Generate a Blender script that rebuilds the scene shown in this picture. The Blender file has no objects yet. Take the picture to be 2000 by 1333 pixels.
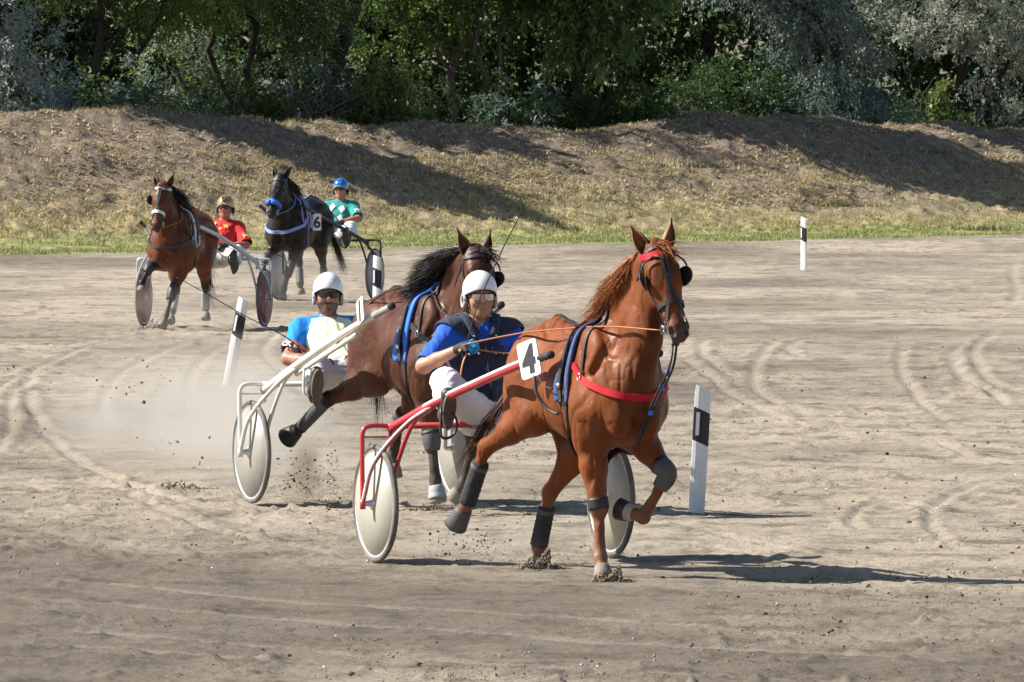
import bpy, math, random
import numpy as np
from mathutils import Vector, Matrix

S = bpy.context.scene
COL = S.collection
rng = np.random.default_rng(7)
R = math.radians

# ------------------------------------------------------------------ camera
CAM_H = 2.9
FPX = 16000.0            # focal length in pixels of a 2000 px wide frame
PITCH = math.atan(481.5 / FPX)
cam_d = bpy.data.cameras.new('camera')
cam_d.sensor_width = 36.0
cam_d.lens = FPX / 2000.0 * 36.0
cam_d.clip_start = 1.0
cam_d.clip_end = 3000.0
cam_d.dof.use_dof = True
cam_d.dof.focus_distance = 51.0
cam_d.dof.aperture_fstop = 45.0
cam = bpy.data.objects.new('camera', cam_d)
COL.objects.link(cam)
cam.location = (0, 0, CAM_H)
cam.rotation_euler = (math.pi / 2 - PITCH, 0, 0)
S.camera = cam

# ------------------------------------------------------------------ light
SUN_EL, SUN_AZ = R(40), R(3)      # light travels to +X and a little towards the camera
sd = Vector((math.cos(SUN_AZ) * math.cos(SUN_EL), -math.sin(SUN_AZ) * math.cos(SUN_EL), -math.sin(SUN_EL)))
w = bpy.data.worlds.new('World'); S.world = w; w.use_nodes = True
nt = w.node_tree; nt.nodes.clear()
sky = nt.nodes.new('ShaderNodeTexSky'); sky.sky_type = 'NISHITA'; sky.sun_disc = False
sky.sun_elevation = SUN_EL
sky.sun_rotation = math.atan2(-sd.x, -sd.y)
sky.air_density = 1.0; sky.dust_density = 1.0; sky.ozone_density = 1.0
bg = nt.nodes.new('ShaderNodeBackground'); bg.inputs['Strength'].default_value = 0.062
wo = nt.nodes.new('ShaderNodeOutputWorld')
nt.links.new(sky.outputs[0], bg.inputs[0]); nt.links.new(bg.outputs[0], wo.inputs[0])
sl = bpy.data.lights.new('sun', 'SUN'); sl.energy = 5.0; sl.angle = R(0.53); sl.color = (1.0, 0.945, 0.86)
sun = bpy.data.objects.new('sun', sl); COL.objects.link(sun)
sun.rotation_euler = sd.to_track_quat('-Z', 'Y').to_euler()
sun.location = (-20, 5, 30)
S.view_settings.view_transform = 'Standard'
S.view_settings.look = 'None'
S.view_settings.gamma = 1.0
S.view_settings.use_curve_mapping = False
S.view_settings.exposure = 0.97
S.render.engine = 'CYCLES'
S.cycles.max_bounces = 8
S.cycles.transparent_max_bounces = 12
S.cycles.volume_bounces = 1
S.cycles.use_denoising = True

# ------------------------------------------------------------------ helpers
def lin(r, g, b):
    f = lambda c: (c / 255 / 12.92) if c / 255 <= 0.04045 else ((c / 255 + 0.055) / 1.055) ** 2.4
    return (f(r), f(g), f(b), 1.0)

def at(px, py, y):
    """world point seen at photo pixel (2000 px frame) at distance y along the view"""
    a = (px - 1000) / FPX; b = (666.5 - py) / FPX
    d = (a, math.cos(PITCH) + b * math.sin(PITCH), -math.sin(PITCH) + b * math.cos(PITCH))
    t = y / d[1]
    return np.array((a * t, y, CAM_H + d[2] * t))

def gnd(px, py):
    b = (666.5 - py) / FPX
    dz = -math.sin(PITCH) + b * math.cos(PITCH); dy = math.cos(PITCH) + b * math.sin(PITCH)
    t = -CAM_H / dz
    return np.array(((px - 1000) / FPX * t, dy * t, 0.0))

def nmat(name):
    m = bpy.data.materials.new(name); m.use_nodes = True
    n = m.node_tree; return m, n, n.nodes['Principled BSDF']

def mat(name, col, rough=0.6, metal=0.0, spec=0.5, var=0.12, scale=8.0, bump=0.0, bscale=60.0, coat=0.0, dirt=None, dirt_amt=0.0, dirt_scale=5.0, sheen=0.0, attr=None, trans=0.0):
    """principled material with noise-driven colour variation, dirt and fine relief"""
    m, n, b = nmat(name); L = n.links
    tc = n.nodes.new('ShaderNodeTexCoord')
    if attr:
        base = n.nodes.new('ShaderNodeAttribute'); base.attribute_name = attr; bo = base.outputs['Color']
    else:
        base = n.nodes.new('ShaderNodeRGB'); base.outputs[0].default_value = col if len(col) == 4 else (*col, 1); bo = base.outputs[0]
    nz = n.nodes.new('ShaderNodeTexNoise'); nz.inputs['Scale'].default_value = scale; nz.inputs['Detail'].default_value = 5
    L.new(tc.outputs['Object'], nz.inputs['Vector'])
    mp = n.nodes.new('ShaderNodeMapRange'); mp.inputs[1].default_value = 0.3; mp.inputs[2].default_value = 0.7
    mp.inputs[3].default_value = 1 - var; mp.inputs[4].default_value = 1 + var
    L.new(nz.outputs['Fac'], mp.inputs[0])
    mx = n.nodes.new('ShaderNodeMix'); mx.data_type = 'RGBA'; mx.blend_type = 'MULTIPLY'; mx.inputs[0].default_value = 1
    L.new(bo, mx.inputs[6]); L.new(mp.outputs[0], mx.inputs[7]); out = mx.outputs[2]
    if dirt is not None:
        nd = n.nodes.new('ShaderNodeTexNoise'); nd.inputs['Scale'].default_value = dirt_scale; nd.inputs['Detail'].default_value = 8
        nd.inputs['Roughness'].default_value = 0.7
        L.new(tc.outputs['Object'], nd.inputs['Vector'])
        m2 = n.nodes.new('ShaderNodeMapRange'); m2.inputs[1].default_value = 0.45; m2.inputs[2].default_value = 0.75
        m2.inputs[3].default_value = dirt_amt * 0.25; m2.inputs[4].default_value = dirt_amt
        L.new(nd.outputs['Fac'], m2.inputs[0])
        mx2 = n.nodes.new('ShaderNodeMix'); mx2.data_type = 'RGBA'
        L.new(m2.outputs[0], mx2.inputs[0]); L.new(out, mx2.inputs[6]); mx2.inputs[7].default_value = dirt; out = mx2.outputs[2]
    L.new(out, b.inputs['Base Color'])
    b.inputs['Roughness'].default_value = rough; b.inputs['Metallic'].default_value = metal
    b.inputs['Specular IOR Level'].default_value = spec
    b.inputs['Coat Weight'].default_value = coat
    b.inputs['Coat Roughness'].default_value = 0.15
    b.inputs['Sheen Weight'].default_value = sheen
    if trans:
        b.inputs['Transmission Weight'].default_value = trans
    if bump:
        nb = n.nodes.new('ShaderNodeTexNoise'); nb.inputs['Scale'].default_value = bscale; nb.inputs['Detail'].default_value = 4
        L.new(tc.outputs['Object'], nb.inputs['Vector'])
        bp = n.nodes.new('ShaderNodeBump'); bp.inputs['Strength'].default_value = bump; bp.inputs['Distance'].default_value = 0.01
        L.new(nb.outputs['Fac'], bp.inputs['Height']); L.new(bp.outputs[0], b.inputs['Normal'])
    return m

def tag(o, label=None, cat=None, group=None, kind=None):
    if label: o['label'] = label
    if cat: o['category'] = cat
    if group: o['group'] = group
    if kind: o['kind'] = kind
    return o

def empty(name, loc=(0, 0, 0), rz=0.0):
    o = bpy.data.objects.new(name, None); COL.objects.link(o)
    o.location = loc; o.rotation_euler = (0, 0, rz); o.empty_display_size = 0.2
    return o

def mesh(name, v, f, m=None, parent=None, smooth=False, col=None, colname='tint'):
    """one mesh object from vertex array and face list / array"""
    v = np.asarray(v, dtype=np.float32).reshape(-1, 3)
    me = bpy.data.meshes.new(name)
    if isinstance(f, np.ndarray):
        nf, k = f.shape
        me.vertices.add(len(v)); me.vertices.foreach_set('co', v.ravel())
        me.loops.add(nf * k); me.loops.foreach_set('vertex_index', f.astype(np.int32).ravel())
        me.polygons.add(nf); me.polygons.foreach_set('loop_start', np.arange(0, nf * k, k, dtype=np.int32))
        me.update(calc_edges=True)
    else:
        me.from_pydata([tuple(map(float, p)) for p in v], [], f); me.update()
    if smooth:
        me.polygons.foreach_set('use_smooth', np.ones(len(me.polygons), dtype=bool))
    if col is not None:
        a = me.color_attributes.new(colname, 'FLOAT_COLOR', 'POINT')
        c = np.asarray(col, dtype=np.float32)
        if c.shape[1] == 3: c = np.concatenate([c, np.ones((len(c), 1), np.float32)], 1)
        a.data.foreach_set('color', c.ravel())
    if m is not None: me.materials.append(m)
    o = bpy.data.objects.new(name, me); COL.objects.link(o)
    if parent is not None: o.parent = parent
    return o

class MB:
    """collects simple shapes into one mesh"""
    def __init__(s): s.v = []; s.f = []
    def add(s, v, f):
        n = len(s.v); s.v.extend([tuple(map(float, p)) for p in v]); s.f.extend([tuple(i + n for i in q) for q in f]); return s
    def box(s, c, size, rot=None):
        c = np.asarray(c, float); h = np.asarray(size, float) / 2
        p = np.array([(x, y, z) for x in (-1, 1) for y in (-1, 1) for z in (-1, 1)]) * h
        if rot is not None: p = p @ np.asarray(rot).T
        return s.add(p + c, [(0, 1, 3, 2), (4, 6, 7, 5), (0, 4, 5, 1), (2, 3, 7, 6), (0, 2, 6, 4), (1, 5, 7, 3)])
    def tube(s, pts, r, n=8, cap=True, flat=1.0, up=None):
        pts = np.asarray(pts, float); m = len(pts)
        r = np.full(m, r) if np.isscalar(r) else np.asarray(r, float)
        t = np.gradient(pts, axis=0); t /= np.linalg.norm(t, axis=1)[:, None] + 1e-12
        u0 = np.array(up if up is not None else (0, 0, 1.0), float)
        if abs(np.dot(u0, t[0])) > 0.95: u0 = np.array((1.0, 0, 0))
        v = []
        u = u0
        for i in range(m):
            u = (u if up is None else u0) - np.dot(u if up is None else u0, t[i]) * t[i]; u = u / (np.linalg.norm(u) + 1e-12)
            b = np.cross(t[i], u)
            for k in range(n):
                a = 2 * math.pi * k / n
                v.append(pts[i] + r[i] * (math.cos(a) * b + math.sin(a) * flat * u))
        f = [(i * n + k, i * n + (k + 1) % n, (i + 1) * n + (k + 1) % n, (i + 1) * n + k) for i in range(m - 1) for k in range(n)]
        if cap: f += [tuple(range(n - 1, -1, -1)), tuple((m - 1) * n + k for k in range(n))]
        return s.add(v, f)
    def lathe(s, prof, n=24, M=None, cap=True):
        """profile of (radius, height) turned about local z, placed by 4x4 / 3x4 matrix"""
        v = []
        for r, z in prof:
            for k in range(n):
                a = 2 * math.pi * k / n; v.append((r * math.cos(a), r * math.sin(a), z))
        v = np.array(v)
        if M is not None: v = v @ np.asarray(M)[:3, :3].T + np.asarray(M)[:3, 3]
        m = len(prof)
        f = [(i * n + k, i * n + (k + 1) % n, (i + 1) * n + (k + 1) % n, (i + 1) * n + k) for i in range(m - 1) for k in range(n)]
        if cap: f += [tuple(range(n - 1, -1, -1)), tuple((m - 1) * n + k for k in range(n))]
        return s.add(v, f)
    def build(s, name, m=None, parent=None, smooth=True, **k):
        return mesh(name, s.v, s.f, m, parent, smooth, **k)

def spline(pts, n=40):
    """Catmull-Rom through the points"""
    p = np.asarray(pts, float)
    if len(p) == 2: return p[0] + (p[1] - p[0]) * np.linspace(0, 1, n)[:, None]
    q = np.concatenate([[2 * p[0] - p[1]], p, [2 * p[-1] - p[-2]]])
    out = []
    for t in np.linspace(0, len(p) - 1 - 1e-9, n):
        i = int(t); u = t - i; a, b, c, d = q[i:i + 4]
        out.append(0.5 * (2 * b + (c - a) * u + (2 * a - 5 * b + 4 * c - d) * u * u + (3 * b - a - 3 * c + d) * u ** 3))
    return np.array(out)

def frame_z(z, x=None):
    """3x3 matrix whose third column is z"""
    z = np.asarray(z, float); z = z / np.linalg.norm(z)
    x = np.asarray(x if x is not None else ((1, 0, 0) if abs(z[0]) < 0.9 else (0, 1, 0)), float)
    x = x - np.dot(x, z) * z; x /= np.linalg.norm(x)
    return np.stack([x, np.cross(z, x), z], 1)

def m4(rot, loc):
    M = np.eye(4); M[:3, :3] = rot; M[:3, 3] = loc; return M

# lattice value noise (vectorised)
def _hash(ix, iy, seed):
    h = (ix * 374761393 + iy * 668265263 + seed * 974634777) & 0xFFFFFFFF
    h = ((h ^ (h >> 13)) * 1274126177) & 0xFFFFFFFF
    return ((h ^ (h >> 16)) & 0xFFFF) / 65535.0

def vnoise(x, y, seed=0):
    x = np.asarray(x, float); y = np.asarray(y, float)
    ix = np.floor(x).astype(np.int64); iy = np.floor(y).astype(np.int64)
    fx = x - ix; fy = y - iy; fx = fx * fx * (3 - 2 * fx); fy = fy * fy * (3 - 2 * fy)
    a = _hash(ix, iy, seed); b = _hash(ix + 1, iy, seed); c = _hash(ix, iy + 1, seed); d = _hash(ix + 1, iy + 1, seed)
    return (a * (1 - fx) + b * fx) * (1 - fy) + (c * (1 - fx) + d * fx) * fy - 0.5

def fbm(x, y, oct=4, seed=0, gain=0.5):
    s = 0; a = 1.0
    for o in range(oct):
        s = s + a * vnoise(x * 2 ** o + 17.3 * o, y * 2 ** o - 9.1 * o, seed + o); a *= gain
    return s
# ------------------------------------------------------------------ ground
def edge_s(x, y):
    """distance beyond the far edge of the dirt track, along the bank's normal"""
    return (y - 157.6 - 1.05 * x) / 1.45

TOE, CREST = 8.0, 15.5
_cpx = np.array([-600, -300, 0, 100, 200, 400, 550, 650, 760, 850, 1000, 1200, 1300, 1380, 1450, 1520, 1600, 1750, 1850, 2000, 2300, 2600], float)
_cpy = np.array([235, 230, 229, 225, 222, 232, 243, 249, 247, 244, 250, 256, 246, 234, 228, 230, 238, 248, 246, 258, 262, 262], float)
_u = (_cpx - 1000) / FPX
_cy = (157.6 + 1.45 * CREST) / (1 - 1.05 * _u)
_cx = _u * _cy
_cz = CAM_H - (_cpy - 185) * _cy / FPX
_ct = _cx + 1.05 * _cy            # coordinate along the bank (up to scale)

def height(x, y):
    s = edge_s(x, y)
    hc = np.interp(x + 1.05 * y, _ct, _cz)
    t = np.clip((s - TOE) / (CREST - TOE), 0, 1)
    prof = t * t * (3 - 2 * t) * 0.55 + t * 0.45
    z = hc * prof
    back = np.clip((s - CREST) / 10, 0, 1)
    z = z - back * 0.9
    z = z + np.clip(s / 8, 0, 1) * 0.02
    return z

# wheel ruts and hoof furrows drawn through points of the photograph's ground
RUTS = [
    [(1660, 815), (1560, 805), (1490, 770), (1472, 735), (1490, 690), (1520, 665), (1600, 655), (1750, 657), (2020, 672)],
    [(1870, 845), (1800, 790), (1765, 740), (1758, 700), (1772, 668)],
    [(1980, 800), (1890, 750), (1855, 715), (1870, 680), (1920, 668)],
    [(1990, 806), (1905, 756), (1868, 716), (1885, 684)],
    [(1450, 745), (1390, 705), (1368, 680), (1380, 655)],
    [(1985, 510), (1978, 540), (1988, 570), (1970, 600)],
    [(2010, 910), (1900, 890), (1800, 860), (1560, 850)],
    [(1850, 1010), (1790, 990), (1700, 985), (1660, 1020), (1700, 1040)],
    [(1890, 1085), (1825, 1040), (1820, 1000), (1870, 960), (1960, 930)],
    [(175, 880), (90, 830), (58, 790), (55, 745), (110, 715), (230, 680)],
    [(390, 990), (200, 930), (100, 860), (60, 800)],
    [(205, 830), (205, 775), (240, 725), (330, 685), (460, 650)],
    [(380, 780), (370, 740), (400, 700), (470, 665)],
    [(780, 1110), (1100, 1062), (1300, 1060), (1500, 1090), (1700, 1130), (2010, 1165)],
    [(1240, 1000), (1400, 1045), (1560, 1080), (1800, 1120)],
    [(620, 800), (560, 735), (520, 700), (520, 670), (560, 640)],
]
RUTS += [[(-30, 775), (60, 725), (200, 672), (420, 632), (700, 612)], [(-30, 905), (20, 840), (25, 770), (90, 700)], [(150, 905), (300, 965), (520, 1010), (760, 1040)], [(1290, 665), (1380, 730), (1480, 800), (1640, 850), (1860, 880)],
         [(1950, 640), (1900, 690), (1930, 740), (2010, 775)], [(1560, 700), (1540, 680), (1570, 662)], [(240, 960), (420, 1035), (700, 1090)]]
n_arc = len(RUTS)
# two concentric sweeps round the turn left by harrow and sulky wheels
for k, off in enumerate((0, 18, 46, 60)):
    RUTS.append([(0 - 60, 1120 + off * 2.2), (400, 1165 + off * 2), (900, 1200 + off * 2), (1500, 1235 + off * 2), (2060, 1270 + off * 2)])
for off in (0, 9, 17, 30):
    RUTS.append([(-40, 560 + off), (300, 552 + off), (700, 535 + off), (1200, 520 + off * 0.8), (1650, 505 + off * 0.6), (2060, 503 + off * 0.5)])

def build_ground():
    # rows: even in the picture on the track (1/y), then even in metres over the bank
    y1 = 1.0 / np.linspace(1 / 37.0, 1 / 150.0, 600)
    y2 = np.linspace(150.0, 212.0, 290)[1:]
    ys = np.concatenate([y1, y2]); ncol = 341
    us = np.linspace(-0.084, 0.084, ncol)
    Y = np.repeat(ys[:, None], ncol, 1); X = us[None, :] * Y
    # shift the tessellation slightly so that rows do not line up
    s = edge_s(X, Y)
    Z = height(X, Y)
    dirt = np.clip(1 - s / 1.0, 0, 1)
    near = np.clip((90 - Y) / 50, 0, 1)
    bank = np.clip((s - 1) / 5, 0, 1)
    # lumpy dirt: broad swells, clods, harrow streaks along the track
    sw = fbm(X * 0.5, Y * 0.35, 3, 3) * 0.035
    cl = np.maximum(fbm(X * 9, Y * 6, 3, 11) - 0.2, 0) * 0.06 + fbm(X * 17, Y * 12, 2, 23) * 0.010
    patch = np.clip(fbm(X * 0.45, Y * 0.25, 3, 41) * 1.6 + 0.45, 0.0, 1.2)
    streak = fbm(X * 0.35 + Y * 0.1, Y * 4, 3, 31) * 0.016
    Z += dirt * (sw + cl * (0.35 + patch) + streak * (0.6 + 0.4 * near))
    # bank: lumps and litter
    Z += bank * (fbm(X * 0.7, Y * 0.7, 3, 5) * 0.22 + fbm(X * 3, Y * 3, 3, 9) * 0.10 + np.maximum(fbm(X * 5, Y * 5, 2, 15) - 0.15, 0) * 0.22)
    rut = np.zeros_like(Z)
    for i, line in enumerate(RUTS):
        g = np.array([gnd(*p) for p in line])
        c = spline(g, 90)
        deep = 0.016 if i < n_arc else 0.008
        lo = c.min(0) - 0.6; hi = c.max(0) + 0.6
        r0, r1 = np.searchsorted(ys, [lo[1], hi[1]])
        if r1 - r0 < 2: continue
        sub = (slice(max(0, r0 - 2), r1 + 2), slice(None))
        xs, yy = X[sub], Y[sub]
        best = np.full(xs.shape, 9.0); best_t = np.zeros(xs.shape)
        for k_, (a, b) in enumerate(zip(c[:-1], c[1:])):
            d = b - a; L2 = d[0] ** 2 + d[1] ** 2 + 1e-9
            t = np.clip(((xs - a[0]) * d[0] + (yy - a[1]) * d[1]) / L2, 0, 1)
            # depth is strongly foreshortened: widen the groove along the view
            q = np.sqrt((xs - a[0] - t * d[0]) ** 2 + ((yy - a[1] - t * d[1]) * 0.45) ** 2)
            best_t = np.where(q < best, (k_ + t) / (len(c) - 1), best_t); best = np.minimum(best, q)
        wob = 1 + 0.5 * vnoise(xs * 3, yy * 2, i)
        wd = 0.040 * wob * (yy / 55.0) ** 0.5
        endf = np.clip(np.minimum(best_t, 1 - best_t) * 6, 0, 1)
        Z[sub] += (-deep * np.exp(-(best / wd) ** 2) + 0.9 * deep * np.exp(-((best - 2.1 * wd) / wd) ** 2)) * (0.6 + 0.4 * wob) * endf
        rut[sub] = np.maximum(rut[sub], np.exp(-(best / (1.3 * wd)) ** 2) * np.clip(0.5 + wob * 0.4, 0, 1) * endf)
    # soft hoof-dug lumps on the right of the turn
    for (px, py, rx, hgt) in ((1960, 715, .55, .06), (1830, 760, .45, .04), (1700, 770, .5, .03), (1560, 800, .35, .03), (1900, 775, .5, .04), (1480, 640, .3, .02)):
        g = gnd(px, py)
        Z += hgt * np.exp(-(((X - g[0]) / rx) ** 2 + ((Y - g[1]) / (rx * 2.2)) ** 2)) * (1 + 1.5 * fbm(X * 5, Y * 3, 2, 77))
    # keep the surface close to zero where figures stand
    nr = len(ys)
    idx = np.arange(nr * ncol).reshape(nr, ncol)
    q = np.stack([idx[:-1, :-1], idx[:-1, 1:], idx[1:, 1:], idx[1:, :-1]], -1).reshape(-1, 4)
    V = np.stack([X, Y, Z], -1).reshape(-1, 3)
    cx = V[q].mean(1); sc = edge_s(cx[:, 0], cx[:, 1]) + fbm(cx[:, 0] * 1.2, cx[:, 1] * 1.2, 3, 61) * 0.9
    # the outer lane (left, foreground) is harrowed brown dirt, the inner ground dry pale sand
    lane = np.clip((X - 0.1 - (50 - Y) * 0.40) / 2.4, -1, 1) * np.clip((80 - Y) / 15, 0, 1) + np.clip((Y - 68) / 20, 0, 1) * 0.25
    dry = np.clip(0.46 + 1.0 * fbm(X * 0.30, Y * 0.15, 4, 51) + 0.46 * lane + 0.28 * fbm(X * 0.25, Y * 0.7, 3, 57), 0, 1)
    colr = np.stack([rut.ravel(), dry.ravel(), np.clip(s.ravel() / 20, 0, 1)], 1)
    def part(sel, name, m):
        qq = q[sel]; used = np.unique(qq); remap = np.full(len(V), -1); remap[used] = np.arange(len(used))
        return mesh(name, V[used], remap[qq], m, None, True, colr[used], 'surf')
    tr = part(sc < 0, 'race_track', MAT_DIRT); tag(tr, kind='structure')
    bk = part(sc >= 0, 'grass_embankment', MAT_BANK); tag(bk, kind='structure')
    # wide ground beyond the frame, below the detailed sheet
    v = []; n = 60
    gx = np.concatenate([np.linspace(-900, -60, 12), np.linspace(-50, 50, 41), np.linspace(60, 900, 12)])
    gy = np.concatenate([np.linspace(-500, 20, 8), np.linspace(30, 240, 70), np.linspace(260, 1800, 14)])
    GX, GY = np.meshgrid(gx, gy); GZ = height(GX, GY) - 0.35
    inside = (np.abs(GX) < 0.084 * GY) & (GY > 37) & (GY < 212)
    GZ = np.where(inside, GZ, GZ + 0.28)
    i2 = np.arange(GX.size).reshape(GX.shape)
    q2 = np.stack([i2[:-1, :-1], i2[:-1, 1:], i2[1:, 1:], i2[1:, :-1]], -1).reshape(-1, 4)
    V2 = np.stack([GX, GY, GZ], -1).reshape(-1, 3)
    c2 = np.stack([GX.ravel() * 0, GX.ravel() * 0 + 0.5, np.clip(edge_s(GX, GY).ravel() / 20, 0, 1)], 1)
    s2 = edge_s(V2[q2].mean(1)[:, 0], V2[q2].mean(1)[:, 1])
    for sel, nm, m in ((s2 < 0, 'ground', MAT_DIRT), (s2 >= 0, 'ground', MAT_BANK)):
        qq = q2[sel]; used = np.unique(qq); remap = np.full(len(V2), -1); remap[used] = np.arange(len(used))
        tag(mesh(nm, V2[used], remap[qq], m, None, True, c2[used], 'surf'), kind='structure')

def dirt_mat():
    m, n, b = nmat('dry dirt'); L = n.links
    tc = n.nodes.new('ShaderNodeTexCoord'); at_ = n.nodes.new('ShaderNodeAttribute'); at_.attribute_name = 'surf'
    sep = n.nodes.new('ShaderNodeSeparateColor'); L.new(at_.outputs['Color'], sep.inputs[0])
    def noise(sc, det, rough=0.6, st=(1, 1, 1)):
        mp = n.nodes.new('ShaderNodeMapping'); mp.inputs['Scale'].default_value = st; L.new(tc.outputs['Object'], mp.inputs[0])
        z = n.nodes.new('ShaderNodeTexNoise'); z.inputs['Scale'].default_value = sc; z.inputs['Detail'].default_value = det; z.inputs['Roughness'].default_value = rough
        L.new(mp.outputs[0], z.inputs['Vector']); return z.outputs['Fac']
    def mix(fac, a, c, lo=0.35, hi=0.65):
        r = n.nodes.new('ShaderNodeMapRange'); r.inputs[1].default_value = lo; r.inputs[2].default_value = hi; L.new(fac, r.inputs[0])
        x = n.nodes.new('ShaderNodeMix'); x.data_type = 'RGBA'; L.new(r.outputs[0], x.inputs[0])
        for s_, k in ((a, 6), (c, 7)):
            if isinstance(s_, tuple): x.inputs[k].default_value = s_
            else: L.new(s_, x.inputs[k])
        return x.outputs[2]
    c_dark = (0.100, 0.084, 0.067, 1); c_mid = (0.232, 0.196, 0.152, 1); c_pale = (0.515, 0.440, 0.342, 1)
    base = mix(sep.outputs['Green'], c_mid, c_pale, 0.1, 0.9)
    base = mix(noise(0.6, 7, 0.7, (1, 0.7, 1)), base, (0.28, 0.242, 0.195, 1), 0.48, 0.8)
    dk = mix(noise(2.2, 8, 0.75, (1, 0.55, 1)), c_dark, base, 0.30, 0.52)
    base = dk
    base = mix(noise(1.3, 8, 0.75, (0.8, 0.8, 1)), c_dark, base, 0.27, 0.47)
    fine = mix(noise(26, 5, 0.7, (1, .6, 1)), c_dark, base, 0.28, 0.5)
    x = n.nodes.new('ShaderNodeMix'); x.data_type = 'RGBA'; x.inputs[0].default_value = 0.65; L.new(base, x.inputs[6]); L.new(fine, x.inputs[7])
    out = mix(sep.outputs['Red'], x.outputs[2], (0.42, 0.37, 0.30, 1), 0.1, 1.5)
    L.new(out, b.inputs['Base Color']); b.inputs['Roughness'].default_value = 0.95; b.inputs['Specular IOR Level'].default_value = 0.15
    bp = n.nodes.new('ShaderNodeBump'); bp.inputs['Strength'].default_value = 1.0; bp.inputs['Distance'].default_value = 0.035
    ad = n.nodes.new('ShaderNodeMath'); ad.operation = 'MULTIPLY_ADD'; ad.inputs[1].default_value = 0.6
    L.new(noise(60, 6, 0.75), ad.inputs[0]); L.new(noise(20, 7, 0.78), ad.inputs[2]); L.new(ad.outputs[0], bp.inputs['Height']); L.new(bp.outputs[0], b.inputs['Normal'])
    return m

def bank_mat():
    m, n, b = nmat('dry grass bank'); L = n.links
    tc = n.nodes.new('ShaderNodeTexCoord'); at_ = n.nodes.new('ShaderNodeAttribute'); at_.attribute_name = 'surf'
    sep = n.nodes.new('ShaderNodeSeparateColor'); L.new(at_.outputs['Color'], sep.inputs[0])
    def noise(sc, det, rough=0.65):
        z = n.nodes.new('ShaderNodeTexNoise'); z.inputs['Scale'].default_value = sc; z.inputs['Detail'].default_value = det; z.inputs['Roughness'].default_value = rough
        L.new(tc.outputs['Object'], z.inputs['Vector']); return z.outputs['Fac']
    def ramp(fac, stops):
        r = n.nodes.new('ShaderNodeValToRGB'); L.new(fac, r.inputs[0])
        e = r.color_ramp.elements
        while len(e) < len(stops): e.new(0.5)
        for k, (p, c) in enumerate(stops): e[k].position = p; e[k].color = (*c, 1)
        return r.outputs[0]
    # up the slope: green verge, straw-coloured lower slope, bare grey-brown top with some shade painted in
    ad = n.nodes.new('ShaderNodeMath'); ad.operation = 'MULTIPLY_ADD'; ad.inputs[1].default_value = 0.34
    L.new(noise(0.5, 6), ad.inputs[0]); L.new(sep.outputs['Blue'], ad.inputs[2])
    sb = n.nodes.new('ShaderNodeMath'); sb.operation = 'SUBTRACT'; sb.inputs[1].default_value = 0.17; L.new(ad.outputs[0], sb.inputs[0])
    zone = ramp(sb.outputs[0], [(0.0, (0.27, 0.29, 0.12)), (0.36, (0.30, 0.295, 0.135)), (0.45, (0.37, 0.315, 0.18)), (0.55, (0.30, 0.245, 0.175)), (0.64, (0.24, 0.195, 0.15)), (0.9, (0.185, 0.15, 0.12))])
    det = ramp(noise(3.5, 8, 0.75), [(0.30, (0.32, 0.30, 0.31)), (0.46, (0.80, 0.80, 0.82)), (0.56, (1.1, 1.05, 1.0)), (0.68, (1.75, 1.65, 1.45))])
    x = n.nodes.new('ShaderNodeMix'); x.data_type = 'RGBA'; x.blend_type = 'MULTIPLY'; x.inputs[0].default_value = 1; L.new(zone, x.inputs[6]); L.new(det, x.inputs[7])
    gp = n.nodes.new('ShaderNodeMapRange'); gp.inputs[1].default_value = 0.56; gp.inputs[2].default_value = 0.68; gp.inputs[4].default_value = 0.55; L.new(noise(1.3, 6), gp.inputs[0])
    y = n.nodes.new('ShaderNodeMix'); y.data_type = 'RGBA'; L.new(gp.outputs[0], y.inputs[0]); L.new(x.outputs[2], y.inputs[6]); y.inputs[7].default_value = (0.13, 0.155, 0.055, 1)
    L.new(y.outputs[2], b.inputs['Base Color']); b.inputs['Roughness'].default_value = 0.95; b.inputs['Specular IOR Level'].default_value = 0.1
    bp = n.nodes.new('ShaderNodeBump'); bp.inputs['Strength'].default_value = 1.0; bp.inputs['Distance'].default_value = 0.06
    L.new(noise(9, 7, 0.75), bp.inputs['Height']); L.new(bp.outputs[0], b.inputs['Normal'])
    return m

MAT_DIRT = dirt_mat(); MAT_BANK = bank_mat()
build_ground()

def leaf_mat(name, rough=0.5, transl=0.3, spec=0.4):
    m, n, b = nmat(name); L = n.links
    a = n.nodes.new('ShaderNodeAttribute'); a.attribute_name = 'tint'
    L.new(a.outputs['Color'], b.inputs['Base Color']); b.inputs['Roughness'].default_value = rough; b.inputs['Specular IOR Level'].default_value = spec
    t = n.nodes.new('ShaderNodeBsdfTranslucent'); L.new(a.outputs['Color'], t.inputs['Color'])
    mx = n.nodes.new('ShaderNodeMixShader'); mx.inputs[0].default_value = transl
    L.new(b.outputs[0], mx.inputs[1]); L.new(t.outputs[0], mx.inputs[2]); L.new(mx.outputs[0], n.nodes['Material Output'].inputs['Surface'])
    return m

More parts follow.
